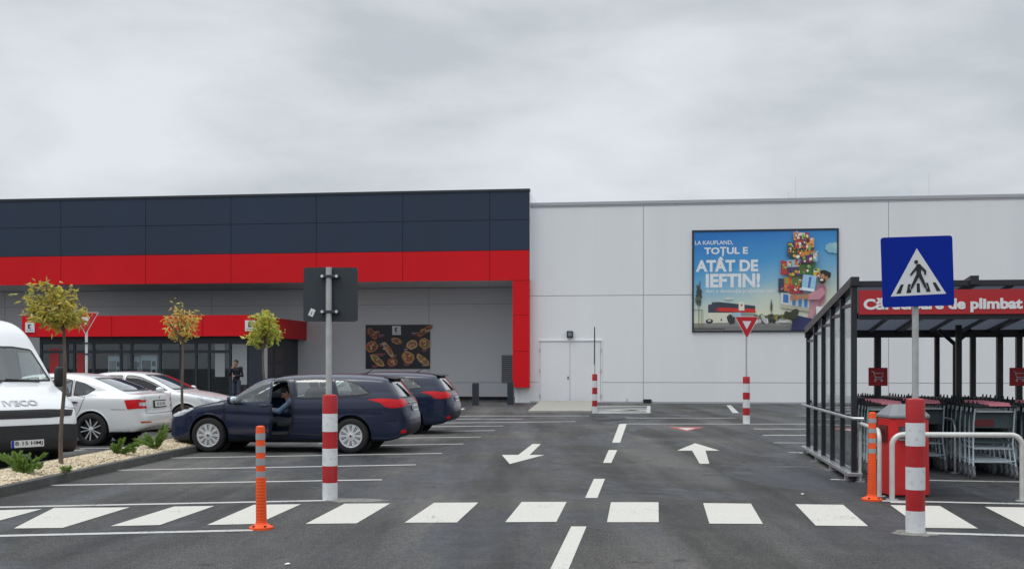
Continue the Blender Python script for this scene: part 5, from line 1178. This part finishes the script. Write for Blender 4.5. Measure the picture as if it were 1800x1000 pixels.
m = MB(); m.lathe([(.0, -.012), (.011, -.012), (.011, 0)], 10, 0, 'y', M=Matrix.Translation((0, -dp, hh-.045))); obj('lock', m, M_CHR, t)
m = MB(); m.prism(oct_(w0-.05, dp-.05), lambda u, v, s: (u, v, s), .0, .03); obj('plinth', m, M_SBK, t)
# ---------------------------------------------------------------- tube barriers
M_BAR = mat('white painted tube', (.58, .58, .55), .35, .1, vscale=7, var=.1, dirt=.12); M_ALU = mat('bright aluminium', (.50, .51, .52), .32, .7, vscale=6, var=.1)
def hoop(pa, pb, h, r, label, m_=None, rad=.14, grp='tube hoop barriers'):
    t = thing('hoop_barrier', label, 'barrier', pa, 0, grp); v = pb-pa; L_ = v.length; u = v/L_
    pts = [Vector((0, 0, 0)), Vector((0, 0, h-rad))]
    for i in range(1, 7): a = PI/2*i/6; pts.append(u*(rad-rad*math.cos(a))+Vector((0, 0, h-rad+rad*math.sin(a))))
    for i in range(0, 7): a = PI/2*i/6; pts.append(u*(L_-rad+rad*math.sin(a))+Vector((0, 0, h-rad+rad*math.cos(a))))
    pts.append(u*L_)
    m = MB(); m.tube(pts, r, 12); obj('rail', m, m_ or M_BAR, t, smooth=True)
    for q in (Vector((0, 0, 0)), u*L_):
        m = MB(); m.lathe([(.0, 0), (.075, 0), (.075, .008), (r*1.2, .012)], 16, M=Matrix.Translation(q), cap=False); obj('foot_plate', m, M_POLE, t)
pm = F/gnd(1568, 879).y
hoop(gnd(1568, 878), gnd(1797, 880), (880-765)/pm, 4.8/pm, 'long white hoop barrier in front of the red bin and the trolleys', rad=.13)
hoop(gnd(1511, 846), gnd(1546, 872), .80, .027, 'short white hoop barrier running inward beside the shelter corner post')
hoop(gnd(1679, 831), gnd(1679, 831)+Vector((ST*-1.0, -CT*-1.0, 0))*1.5 if False else gnd(1679, 831)+Vector((ST, CT, 0))*2.4, .78, .022, 'grey hoop barrier between two trolley rows', M_ALU, rad=.16)
# ---------------------------------------------------------------- trolley shelter
M_SH = mat('anthracite shelter steel', (.016, .018, .024), .38, vscale=5, var=.12)
pf = gnd(1501, 846); pb = gnd(1421, 797)
back = (pb-pf); DEP = math.hypot(back.x, back.y); ang = math.atan2(-back.x, back.y)        # depth direction
sh = thing('trolley_shelter', 'dark steel trolley shelter with glass side wall and red sign board', 'shelter', pf, ang)
fpm = F/pf.y; Z = lambda y: H+(YH-y)/fpm
ZF = Z(499); bpm = F/pb.y; ZB = H+(YH-582)/bpm; SW = 8.2
roofz = lambda y: ZF+(ZB-ZF)*y/DEP
Pw = .037
def post(x, y, z0, z1, w=Pw, nm='post'): m = MB(); m.box(x-w, x+w, y-w, y+w, z0, z1); return obj(nm, m, M_SH, sh, bevel=.004)
for i in range(6): post(0, DEP*i/5, .13, roofz(DEP*i/5)-.045)
post(0, 0, .0, .13, .03)
def shx(px, y):                                          # local x of a photo column at local depth y
    # solve pf + x*ex + y*ey on the ray through px
    ex = Vector((math.cos(ang), math.sin(ang))); ey = Vector((-math.sin(ang), math.cos(ang))); k = (px-CX)/F
    a = pf.x+y*ey.x-k*(pf.y+y*ey.y); return -a/(ex.x-k*ex.y)
xfront = shx(1710, 0); x = shx(1710, DEP); post(x, DEP, 0, ZB-.05, .045)
for q in (3, 5): post(xfront*q, 0, 0, ZF-.05)
for px, w in ((1542.5, .055), (1647, .04), (1757, .05), (1791, .05)): post(shx(px, DEP), DEP, 0, ZB-.05, w)
for q in (1.0, 2.2, 3.3): post(shx(1791, DEP)+q, DEP, 0, ZB-.05, .05)
x = shx(1685, DEP-1.0); post(x, DEP-1.0, 0, roofz(DEP-1.0)-.04, .045)
x = shx(1667, DEP-.05); post(x, DEP-.5, 0, ZB-.22, .032); m = MB()
for s in (-1, 1): m.tube([(x, DEP-.5, ZB-.25), (x+s*.27, DEP-.5, ZB+.0)], .035, 6)
obj('bracket', m, M_SH, sh)
m = MB(); m.box(-.06, SW, -.055, .055, ZF-.045, ZF+.035); m.box(-.06, SW, DEP-.05, DEP+.05, ZB-.12, ZB+.02); obj('beam', m, M_SH, sh, bevel=.006)
m = MB(); m.box(.06, SW, -.04, .02, Z(562), Z(553)-.004) ; obj('sign_rail', m, M_SH, sh)
m = MB(); m.box(.06, SW, DEP*.5-.05, DEP*.5+.05, roofz(DEP*.5)-.13, roofz(DEP*.5)-.045); obj('purlin', m, M_SH, sh)
for x in [0]+[xfront*.333*k for k in range(1, 16)]:
    big = abs((x/xfront) % 1) < .02 or abs((x/xfront) % 1) > .98; w = .055 if big else .025; m = MB(); a = .10 if big else .05
    y0, y1 = (-.10, DEP+.12) if big else (.06, DEP-.06); z0, z1 = roofz(y0), roofz(y1)
    m.add([(x+s, y, z+q) for s in (-w, w) for (y, z) in ((y0, z0), (y1, z1)) for q in ((-.04, a-.02) if big else (-.05, -.004))], [(0, 1, 3, 2), (4, 6, 7, 5), (0, 4, 5, 1), (2, 3, 7, 6), (0, 2, 6, 4), (1, 5, 7, 3)])
    obj('rafter', m, M_SH, sh)
m = MB(); y0, y1 = -.03, DEP+.03
m.add([(-.02, y0, roofz(y0)+.008), (SW, y0, roofz(y0)+.008), (SW, y1, roofz(y1)+.008), (-.02, y1, roofz(y1)+.008), (-.02, y0, roofz(y0)+.02), (SW, y0, roofz(y0)+.02), (SW, y1, roofz(y1)+.02), (-.02, y1, roofz(y1)+.02)], [(0, 3, 2, 1), (4, 5, 6, 7), (0, 1, 5, 4), (2, 3, 7, 6), (0, 4, 7, 3), (1, 2, 6, 5)])
mr_ = mat('smoked roof sheet', (.30, .32, .36), .25); obj('roof_sheet', m, mr_, sh)
nt = mr_.node_tree; tr = nt.nodes.new('ShaderNodeBsdfTranslucent'); tr.inputs[0].default_value = (.27, .29, .33, 1); mx = nt.nodes.new('ShaderNodeMixShader'); mx.inputs[0].default_value = .75
nt.links.new(nt.nodes['Principled BSDF'].outputs[0], mx.inputs[1]); nt.links.new(tr.outputs[0], mx.inputs[2]); nt.links.new(mx.outputs[0], nt.nodes['Material Output'].inputs[0])
M_SGL = glass('shelter glass', (.82, .86, .86), 1.1)
for i in range(5):
    a, b = DEP*i/5+Pw+.004, DEP*(i+1)/5-Pw-.004; m = MB(); zt0, zt1 = roofz(a)-.16, roofz(b)-.16
    m.add([(x, y, z) for x in (-.005, .005) for (y, z) in ((a, .16), (b, .16), (b, zt1), (a, zt0))], [(0, 1, 2, 3), (4, 7, 6, 5), (0, 4, 5, 1), (1, 5, 6, 2), (2, 6, 7, 3), (3, 7, 4, 0)]); obj('glass_panel', m, M_SGL, sh)
    m = MB(); m.box(-.025, .025, a, b, zt1-.045, zt1-.004); obj('glazing_bar', m, M_SH, sh)
m = MB(); m.box(-.10, .10, -.08, DEP+.25, .075, .128); base = obj('base_beam', m, M_ALU, sh, bevel=.008); m = MB()
for q in (.15, DEP*.33, DEP*.66, DEP): m = MB(); m.box(-.16, .0, q-.06, q+.06, 0, .012); m.box(-.10, -.05, q-.035, q+.035, .01, .08); obj('foot', m, M_ALU, sh)
m = MB(); zr = .875; m.tube([(-.075, DEP+.25, zr), (-.075, -.02, zr), (-.03, -.16, zr-.005), (.10, -.20, zr-.005)], .024, 10); rl = obj('side_rail', m, M_ALU, sh, smooth=True)
# sign board
zb, zt = Z(553.5), Z(511); bw = 3.4
m = MB(); m.box(.05, bw, -.095, -.058, zb, zt); sb = obj('sign_board', m, mat('sign board red', (.42, .014, .020), .35, vscale=2, var=.04), sh)
x0, x1 = shx(1518, -.1), shx(1798, -.1)
lettering('sign_lettering', 'Cărucioare de plimbat', x0, x1, Z(550.5), Z(524.5), -.0955, mat('sign lettering white', (.74, .75, .76), .4), sb, bold=.042, thick=.004)
m = MB(); m.box(bw+.05, SW, -.095, -.058, zb, zt); obj('sign_board', m, MATS['sign board red'], sh)
# cart-symbol plates on the back posts
def cart_plate(px, label):
    x = shx(px, DEP-.1); c = sh.matrix_world if False else Matrix.Translation(pf) @ Matrix.Rotation(ang, 4, 'Z')
    zc = H+(YH-662)/(F/(c @ Vector((x, DEP-.1, 0))).y); w = 16/(F/(c @ Vector((x, DEP-.1, 0))).y)
    t = thing('trolley_plate', label, 'sign', c @ Vector((x, DEP-.085, zc)), ang, 'trolley symbol plates')
    m = MB(); m.box(-w, w, -.03, .02, -w, w); o = obj('plate', m, mat('plate red', (.62, .016, .024), .4), t, bevel=.004)
    k = w/72; g_ = lambda u, v: Vector(((u-290)*k, -.036, -(v-100)*k)); q = MB()
    for pts in ([(240, 55), (256, 66), (270, 118), (318, 118)], [(258, 72), (328, 72), (320, 104), (268, 104)], [(270, 118), (262, 128)], ):
        q.tube([g_(*a) for a in pts], 4.2*k, 6)
    for u in (266, 316): q.lathe([(0, -.004), (9*k, -.004), (9*k, .004), (0, .004)], 12, 0, 'y', M=Matrix.Translation(g_(u, 130)))
    obj('trolley_symbol', q, MATS['sign lettering white'], o)
cart_plate(1543.5, 'square red plate with a white trolley symbol on the post above the first row'); cart_plate(1792, 'square red plate with a white trolley symbol at the right edge of the picture')
# ---------------------------------------------------------------- shopping trolleys
M_CP = mat('dark green grey trolley plastic', (.060, .085, .092), .55, vscale=8, var=.12); M_CF = mat('zinc trolley frame', (.52, .60, .63), .38, .2, vscale=10, var=.12); M_CH = mat('black trolley grip', (.013, .014, .017), .5); M_CR = mat('pink red handle card', (.88, .30, .36), .35); M_CW = mat('grey castor', (.16, .17, .18), .6); M_CL = mat('pale child seat', (.55, .60, .60), .35); M_CD = mat('dark red panel', (.15, .012, .018), .4)
def trolley():
    t = thing('shopping_trolley', '', 'trolley', (0, 0, 0), 0, 'trolleys nested under the shelter')
    # local: handle end at y=0 facing the viewer, basket runs to +y
    m = MB(); W0, W1 = .285, .205; y0, y1 = .10, .86; zt0, zt1, zb0, zb1 = .93, .84, .50, .62
    rim = [(-W0, y0, zt0), (W0, y0, zt0), (W1, y1, zt1), (-W1, y1, zt1)]; bot = [(-W0*.88, y0+.06, zb0), (W0*.88, y0+.06, zb0), (W1*.86, y1-.04, zb1), (-W1*.86, y1-.04, zb1)]
    V_ = Vector; m.tube([V_(p) for p in rim], .014, 6, closed=True); m.tube([V_(p) for p in bot], .011, 6, closed=True)
    for (a, b, c, d, n) in ((0, 3, 0, 3, 15), (1, 2, 1, 2, 15), (2, 3, 2, 3, 8)):
        for i in range(n+1):
            q = i/n; m.tube([V_(rim[a]).lerp(V_(rim[b]), q), V_(bot[c]).lerp(V_(bot[d]), q)], .0065, 4, cap=False)
    for q in (.25, .5, .75):
        l = [V_(r_).lerp(V_(b_), q) for r_, b_ in zip(rim, bot)]; m.tube([l[1], l[2], l[3], l[0]], .006, 4, cap=False)
    for i in range(1, 9):
        q = i/9; m.tube([V_(bot[0]).lerp(V_(bot[3]), q), V_(bot[1]).lerp(V_(bot[2]), q)], .006, 4, cap=False)
    m.prism([(-.27, .71), (.27, .71), (.285, .92), (-.285, .92)], lambda u, v, w: (u, w, v), .135, .145)
    obj('basket', m, M_CP, t)
    m = MB(); m.prism(round_poly([(-.26, .02), (.26, .02), (.25, .115), (-.25, .115)], .04), lambda u, v, w: (u, v, w), .935, .955); obj('child_seat_shelf', m, M_CL, t)
    m = MB(); m.box(-.255, .02, .120, .134, .735, .83); obj('card_holder', m, M_CD, t)
    m = MB()
    for s in (-1, 1):
        m.tube([V_((s*.265, .0, 1.0)), V_((s*.27, .06, .78)), V_((s*.265, .10, .48)), V_((s*.285, .02, .17))], .0125, 6)
        m.tube([V_((s*.265, .10, .48)), V_((s*.19, .78, .57))], .011, 6); m.tube([V_((s*.28, .03, .20)), V_((s*.20, .74, .22)), V_((s*.20, .78, .17))], .0125, 6)
        m.tube([V_((s*.20, .74, .22)), V_((s*.19, .78, .57))], .010, 6)
    for y, z, w in ((.025, .25, .28), (.055, .42, .27)): m.tube([V_((-w, y, z)), V_((w, y, z))], .010, 6)
    for y, w in ((.25, .25), (.45, .235), (.65, .21)): m.tube([V_((-w, y, .215)), V_((w, y, .215))], .007, 5)
    obj('frame', m, M_CF, t, smooth=True)
    m = MB(); m.tube([V_((-.27, -.02, 1.02)), V_((.27, -.02, 1.02))], .020, 8)
    for s in (-1, 1): m.tube([V_((s*.27, -.02, 1.02)), V_((s*.272, .03, 1.0)), V_((s*.27, .10, .93))], [.024, .024, .016], 6); m.tube([V_((s*.24, -.01, 1.02)), V_((s*.245, -.02, 1.085))], [.018, .010], 6)
    obj('handle', m, M_CH, t, smooth=True)
    m = MB(); m.box(-.09, .20, -.045, .055, 1.035, 1.05, M=Matrix.Translation((0, 0, 1.04)) @ Matrix.Rotation(math.radians(24), 4, 'X') @ Matrix.Translation((0, 0, -1.04))); obj('handle_card', m, M_CR, t, bevel=.004)
    for x, y in ((-.285, .03), (.285, .03), (-.20, .78), (.20, .78)):
        m = MB(); m.box(x-.022, x+.022, y-.03, y+.02, .10, .18); q = obj('castor', m, M_CW, t); m = MB(); m.lathe([(.02, -.014), (.058, -.014), (.062, -.008), (.062, .008), (.058, .014), (.02, .014)], 16, 0, 'x', M=Matrix.Translation((x, y-.02, .063))); obj('castor_wheel', m, M_CW, q, smooth=True)
    return t
proto = trolley(); first = True
ud = Vector((-math.sin(ang), math.cos(ang), 0)); ux = Vector((math.cos(ang), math.sin(ang), 0))
rows = [(1560, 834, 18, 'row against the glass side wall', 'front trolley of the row behind the red bin, seen beside the orange post'), (1627, 829, 17, 'row behind the blue sign post', 'front trolley of the row behind the blue sign post, set back from the others'), (1750, 842, 19, 'row right of the grey hoop barrier', 'front trolley in full view with dark red panel, right of the grey hoop barrier'), (1843, 842, 18, 'row at the right edge', 'front trolley cut by the right edge of the picture')]
for px, y, n, rl_, fl in rows:
    p0 = gnd(px, y)
    for i in range(n):
        o = proto if first else copy_tree(proto); first = False
        if i > 5:
            for ch in [c for c in o.children if c.name.startswith('handle_card')]: bpy.data.objects.remove(ch)
        o.location = p0+ud*(.245*i)+ux*random.uniform(-.008, .008); o.rotation_euler = (0, 0, ang+random.uniform(-.008, .008)); o['label'] = fl if i == 0 else 'dark trolley nested in the '+rl_
# ---------------------------------------------------------------- people: one continuous surface each
def cone(P, a, b, ra, rb):
    a, b = np.asarray(a, float), np.asarray(b, float); d = b-a; t = np.clip(((P-a)@d)/(d@d), 0, 1); return np.linalg.norm(P-a-t[:, None]*d, axis=1)-(ra+(rb-ra)*t)
def ellp(P, c, r):
    q = (P-np.asarray(c))/np.asarray(r); k = np.linalg.norm(q, axis=1); return (k-1)*min(r)
def hand(prims, w, dirn, side, curl):
    w = Vector(w); d = Vector(dirn).normalized(); s = Vector(side).normalized(); nrm = d.cross(s)
    pal = w+d*.05; prims.append(('skin', 'c', w+d*.01, w+d*.075, .026, .030, .012))
    for k, (o, l) in enumerate(((-.030, .062), (-.010, .075), (.010, .072), (.028, .056))):
        a = w+d*.085+s*o; m_ = a+(d*math.cos(curl*.5)+nrm*math.sin(curl*.5))*l*.55; e = m_+(d*math.cos(curl)+nrm*math.sin(curl))*l*.5
        prims += [('skin', 'c', a, m_, .0105, .0095, .004), ('skin', 'c', m_, e, .0095, .0080, .004)]
    a = w+d*.03-s*.028; prims += [('skin', 'c', a, a-s*.03+d*.035+nrm*.012, .013, .011, .006), ('skin', 'c', a-s*.03+d*.035+nrm*.012, a-s*.035+d*.065+nrm*.02, .011, .009, .004)]
def person(label, loc, rotz, J, cols, h=.014, group=None):
    prims = []
    def c(tag_, a, b, ra, rb, k=.04): prims.append((tag_, 'c', a, b, ra, rb, k))
    def e(tag_, ctr, r, k=.03): prims.append((tag_, 'e', ctr, r, None, None, k))
    c('top', J['pelvis'], J['waist'], .135, .130); c('top', J['waist'], J['chest'], .130, .155)
    for s in ('l', 'r'):
        c('top', J['chest'], J['sh_'+s], .13, .075, .05); c('top', J['sh_'+s], J['el_'+s], .062, .047); c('top', J['el_'+s], J['wr_'+s], .045, .034)
        c('leg', J['hip_'+s], J['kn_'+s], .092, .062, .05); c('leg', J['kn_'+s], J['an_'+s], .060, .045); 
        f = Vector(J['an_'+s]); c('shoe', f+Vector((.0, .03, -.045)), f+Vector((0, -.15, -.06)), .040, .034, .02)
        d = (Vector(J['wr_'+s])-Vector(J['el_'+s])); hand(prims, J['wr_'+s], J.get('hd_'+s, d), J.get('hs_'+s, (1 if s == 'l' else -1, 0, 0)), J.get('curl', .6))
    c('skin', J['chest_top'], J['head'], .055, .052, .03)
    hd = Vector(J['head']); fw = Vector(J.get('face', (0, -1, 0))).normalized(); rt = fw.cross(Vector((0, 0, 1))).normalized(); up = rt.cross(fw)
    at_ = lambda x, y, z: hd+rt*x+fw*y+up*z
    e('skin', at_(0, .0, .03), (.076, .088, .105)); c('skin', at_(0, .03, -.03), at_(0, .055, -.07), .055, .038, .03); c('skin', at_(0, .085, .02), at_(0, .108, -.012), .010, .015, .012)
    for s in (-1, 1): c('skin', at_(s*.078, -.005, .03), at_(s*.080, -.01, -.005), .014, .012, .01)
    c('lip', at_(-.02, .088, -.042), at_(.02, .088, -.042), .008, .008, .006)
    for s in (-1, 1): c('eye', at_(s*.030, .080, .03), at_(s*.033, .082, .03), .010, .010, .003)
    def f(P):
        d = None
        for tg, ty, a, b, ra, rb, k in prims:
            q = cone(P, a, b, ra, rb) if ty == 'c' else ellp(P, a, b); d = q if d is None else smin(d, q, k)
        return d
    pts = np.array([list(p[2]) for p in prims]+[list(p[3]) for p in prims if p[1] == 'c']); P, Q = surface_nets(f, pts.min(0)-.2, pts.max(0)+.2, h, 2)
    cen = P[Q].mean(1); best = np.full(len(cen), 9.); mi = np.zeros(len(cen), int); names = ['top', 'leg', 'shoe', 'skin', 'lip', 'eye']
    for tg, ty, a, b, ra, rb, k in prims:
        q = cone(cen, a, b, ra, rb) if ty == 'c' else ellp(cen, a, b); q = q-(.006 if tg in ('lip', 'eye') else 0); m_ = q < best; best[m_] = q[m_]; mi[m_] = names.index(tg)
    root = thing('person', label, 'person', loc, rotz, group)
    mats_ = [mat('cloth '+str(cols[0]), cols[0], .85, vscale=18, var=.15), mat('cloth '+str(cols[1]), cols[1], .85, vscale=18, var=.15), mat('dark shoe', (.02, .02, .02), .5), mat('skin '+str(cols[2]), cols[2], .55, vscale=20, var=.06), mat('lip', (.30, .12, .10), .5), mat('eye dark', (.03, .02, .018), .3)]
    obj('body', np_mesh('body', P, Q, mats_, mi=mi), None, root)
    def fh(P):
        R_ = np.array([list(rt), list(fw), list(up)]); q = (P-np.array(hd))@R_.T; d = ellp(q, (0, -.012, .045), (.086, .097, .106)); cut_ = (q[:, 1]-.045)*.8-(q[:, 2]-.045)*.9; low = -(q[:, 2]+.045); return np.maximum(np.maximum(d, cut_), low)
    Ph, Qh = surface_nets(fh, np.array(hd)-.16, np.array(hd)+.2, .009, 1); obj('hair', np_mesh('hair', Ph, Qh, mat('dark hair', (.018, .014, .012), .7, bump=.4, bscale=90)), None, root)
    return root
V = Vector
# man standing before the pale sliding door, hand at his mouth
d = 44.2; p = Vector(((415.5-CX)*d/F, d, 0))
person('man in dark jacket and jeans before the pale shop door, hand at mouth', p, math.radians(-14), dict(
    pelvis=V((0, 0, .98)), waist=V((0, .01, 1.14)), chest=V((0, .01, 1.36)), chest_top=V((0, .01, 1.50)), head=V((.0, -.03, 1.66)), face=(-.25, -1, -.12),
    sh_l=V((.19, .02, 1.46)), el_l=V((.25, .02, 1.17)), wr_l=V((.05, -.16, 1.15)), hd_l=V((-1, -.2, .1)), hs_l=V((0, 0, 1)),
    sh_r=V((-.19, .02, 1.46)), el_r=V((-.25, -.10, 1.20)), wr_r=V((-.09, -.20, 1.44)), hd_r=V((.4, .15, 1)), hs_r=V((-1, 0, .3)),
    hip_l=V((.10, 0, .93)), kn_l=V((.11, -.02, .50)), an_l=V((.12, .02, .10)), hip_r=V((-.10, 0, .93)), kn_r=V((-.12, -.03, .50)), an_r=V((-.14, .02, .10))), [(.010, .011, .016), (.045, .055, .085), (.36, .20, .14)])
# driver bending down on the seat of the open car
Mw = Matrix.Translation(CAR_A.location) @ Matrix.Rotation(CAR_A.rotation_euler.z, 4, "Z")
def cw(x, y, z): return V((x, y, z))
dr = person('driver in a dark blue top bending forward in the open navy estate car', Mw @ V((-.24, 0, -.06)), CAR_A.rotation_euler.z+PI/2, dict(
    # person frame: facing -y; car frame x forward -> person -y
    pelvis=V((.36, .02, .60)), waist=V((.37, -.01, .76)), chest=V((.40, -.10, .93)), chest_top=V((.42, -.15, 1.04)), head=V((.45, -.22, 1.13)), face=(.35, -1, -.75),
    sh_l=V((.60, -.09, .98)), el_l=V((.64, -.32, .80)), wr_l=V((.52, -.50, .80)), hd_l=V((-.3, -1, .0)), sh_r=V((.21, -.09, .98)), el_r=V((.16, -.30, .78)), wr_r=V((.26, -.50, .82)), hd_r=V((.2, -1, .1)), curl=1.5,
    hip_l=V((.47, .0, .56)), kn_l=V((.52, -.46, .63)), an_l=V((.52, -.74, .36)), hip_r=V((.26, 0, .56)), kn_r=V((.22, -.46, .62)), an_r=V((.22, -.76, .36))), [(.10, .15, .24), (.02, .024, .04), (.40, .21, .14)], h=.012)
# ---------------------------------------------------------------- sky, sun, camera
sc = bpy.context.scene
w = bpy.data.worlds.new('World'); sc.world = w; w.use_nodes = True; nt = w.node_tree; N = nt.nodes.new; K = nt.links.new
bg = nt.nodes['Background']; bg.inputs[1].default_value = .10
SUN_EL, SUN_AZ = math.radians(64), math.radians(238)
sky = N('ShaderNodeTexSky'); sky.sky_type = 'NISHITA'; sky.sun_disc = False; sky.sun_elevation = SUN_EL; sky.sun_rotation = SUN_AZ
tc = N('ShaderNodeTexCoord'); sp = N('ShaderNodeSeparateXYZ'); K(tc.outputs['Generated'], sp.inputs[0])
# soft cloud lumps, wider than tall
def nz(scale, det, off, dist=.3, rough=.5, flat=2.7):
    mp = N('ShaderNodeMapping'); mp.inputs['Location'].default_value = off; mp.inputs['Scale'].default_value = (1, 1, flat); K(tc.outputs['Generated'], mp.inputs[0]); n = N('ShaderNodeTexNoise'); n.inputs['Scale'].default_value = scale; n.inputs['Detail'].default_value = det; n.inputs['Distortion'].default_value = dist; n.inputs['Roughness'].default_value = rough; K(mp.outputs[0], n.inputs[0]); return n.outputs['Fac']
a1 = nz(3.6, 3, (7.3, 1.2, 2.4), .2, .45); a2 = nz(8.0, 8, (0.3, 5.2, .2), .25, .58)
mm = N('ShaderNodeMath'); mm.operation = 'MULTIPLY_ADD'; K(a2, mm.inputs[0]); mm.inputs[1].default_value = .40; K(a1, mm.inputs[2])
rp = N('ShaderNodeValToRGB'); e = rp.color_ramp.elements; e[0].position = .54; e[0].color = (.575, .615, .655, 1); e[1].position = .88; e[1].color = (.82, .855, .90, 1); q = e.new(.66); q.color = (.675, .715, .755, 1); q = e.new(.74); q.color = (.735, .775, .82, 1)
K(mm.outputs[0], rp.inputs[0])
# an overcast sky is about three times brighter overhead than at the horizon
br = N('ShaderNodeMapRange'); br.interpolation_type = 'SMOOTHSTEP'; K(sp.outputs['Z'], br.inputs[0]); br.inputs[1].default_value = .30; br.inputs[2].default_value = .95; br.inputs[3].default_value = 9.6; br.inputs[4].default_value = 21.0
vm = N('ShaderNodeVectorMath'); vm.operation = 'SCALE'; K(rp.outputs[0], vm.inputs[0]); K(br.outputs[0], vm.inputs[3])
mx = N('ShaderNodeMixRGB'); mx.inputs[0].default_value = .94; K(sky.outputs[0], mx.inputs[1]); K(vm.outputs[0], mx.inputs[2]); K(mx.outputs[0], bg.inputs[0])
sl = bpy.data.lights.new('sun', 'SUN'); sl.energy = 1.2; sl.angle = math.radians(30); sl.color = (1.0, .97, .93); so = bpy.data.objects.new('sun', sl); C.objects.link(so)
dirv = Vector((math.sin(SUN_AZ)*math.cos(SUN_EL), math.cos(SUN_AZ)*math.cos(SUN_EL), math.sin(SUN_EL))); so.rotation_euler = dirv.to_track_quat('Z', 'Y').to_euler(); so.location = (0, -5, 30)
cam = bpy.data.cameras.new('camera'); co = bpy.data.objects.new('camera', cam); C.objects.link(co); sc.camera = co
co.location = (0, 0, H); co.rotation_euler = (PI/2, 0, 0); cam.sensor_width = 36; cam.lens = F/1800*36; cam.shift_y = (YH-500)/1800; cam.clip_end = 3000; cam.clip_start = .1
sc.view_settings.view_transform = 'Standard'; sc.view_settings.look = 'None'; sc.view_settings.exposure = 0; sc.view_settings.gamma = 1
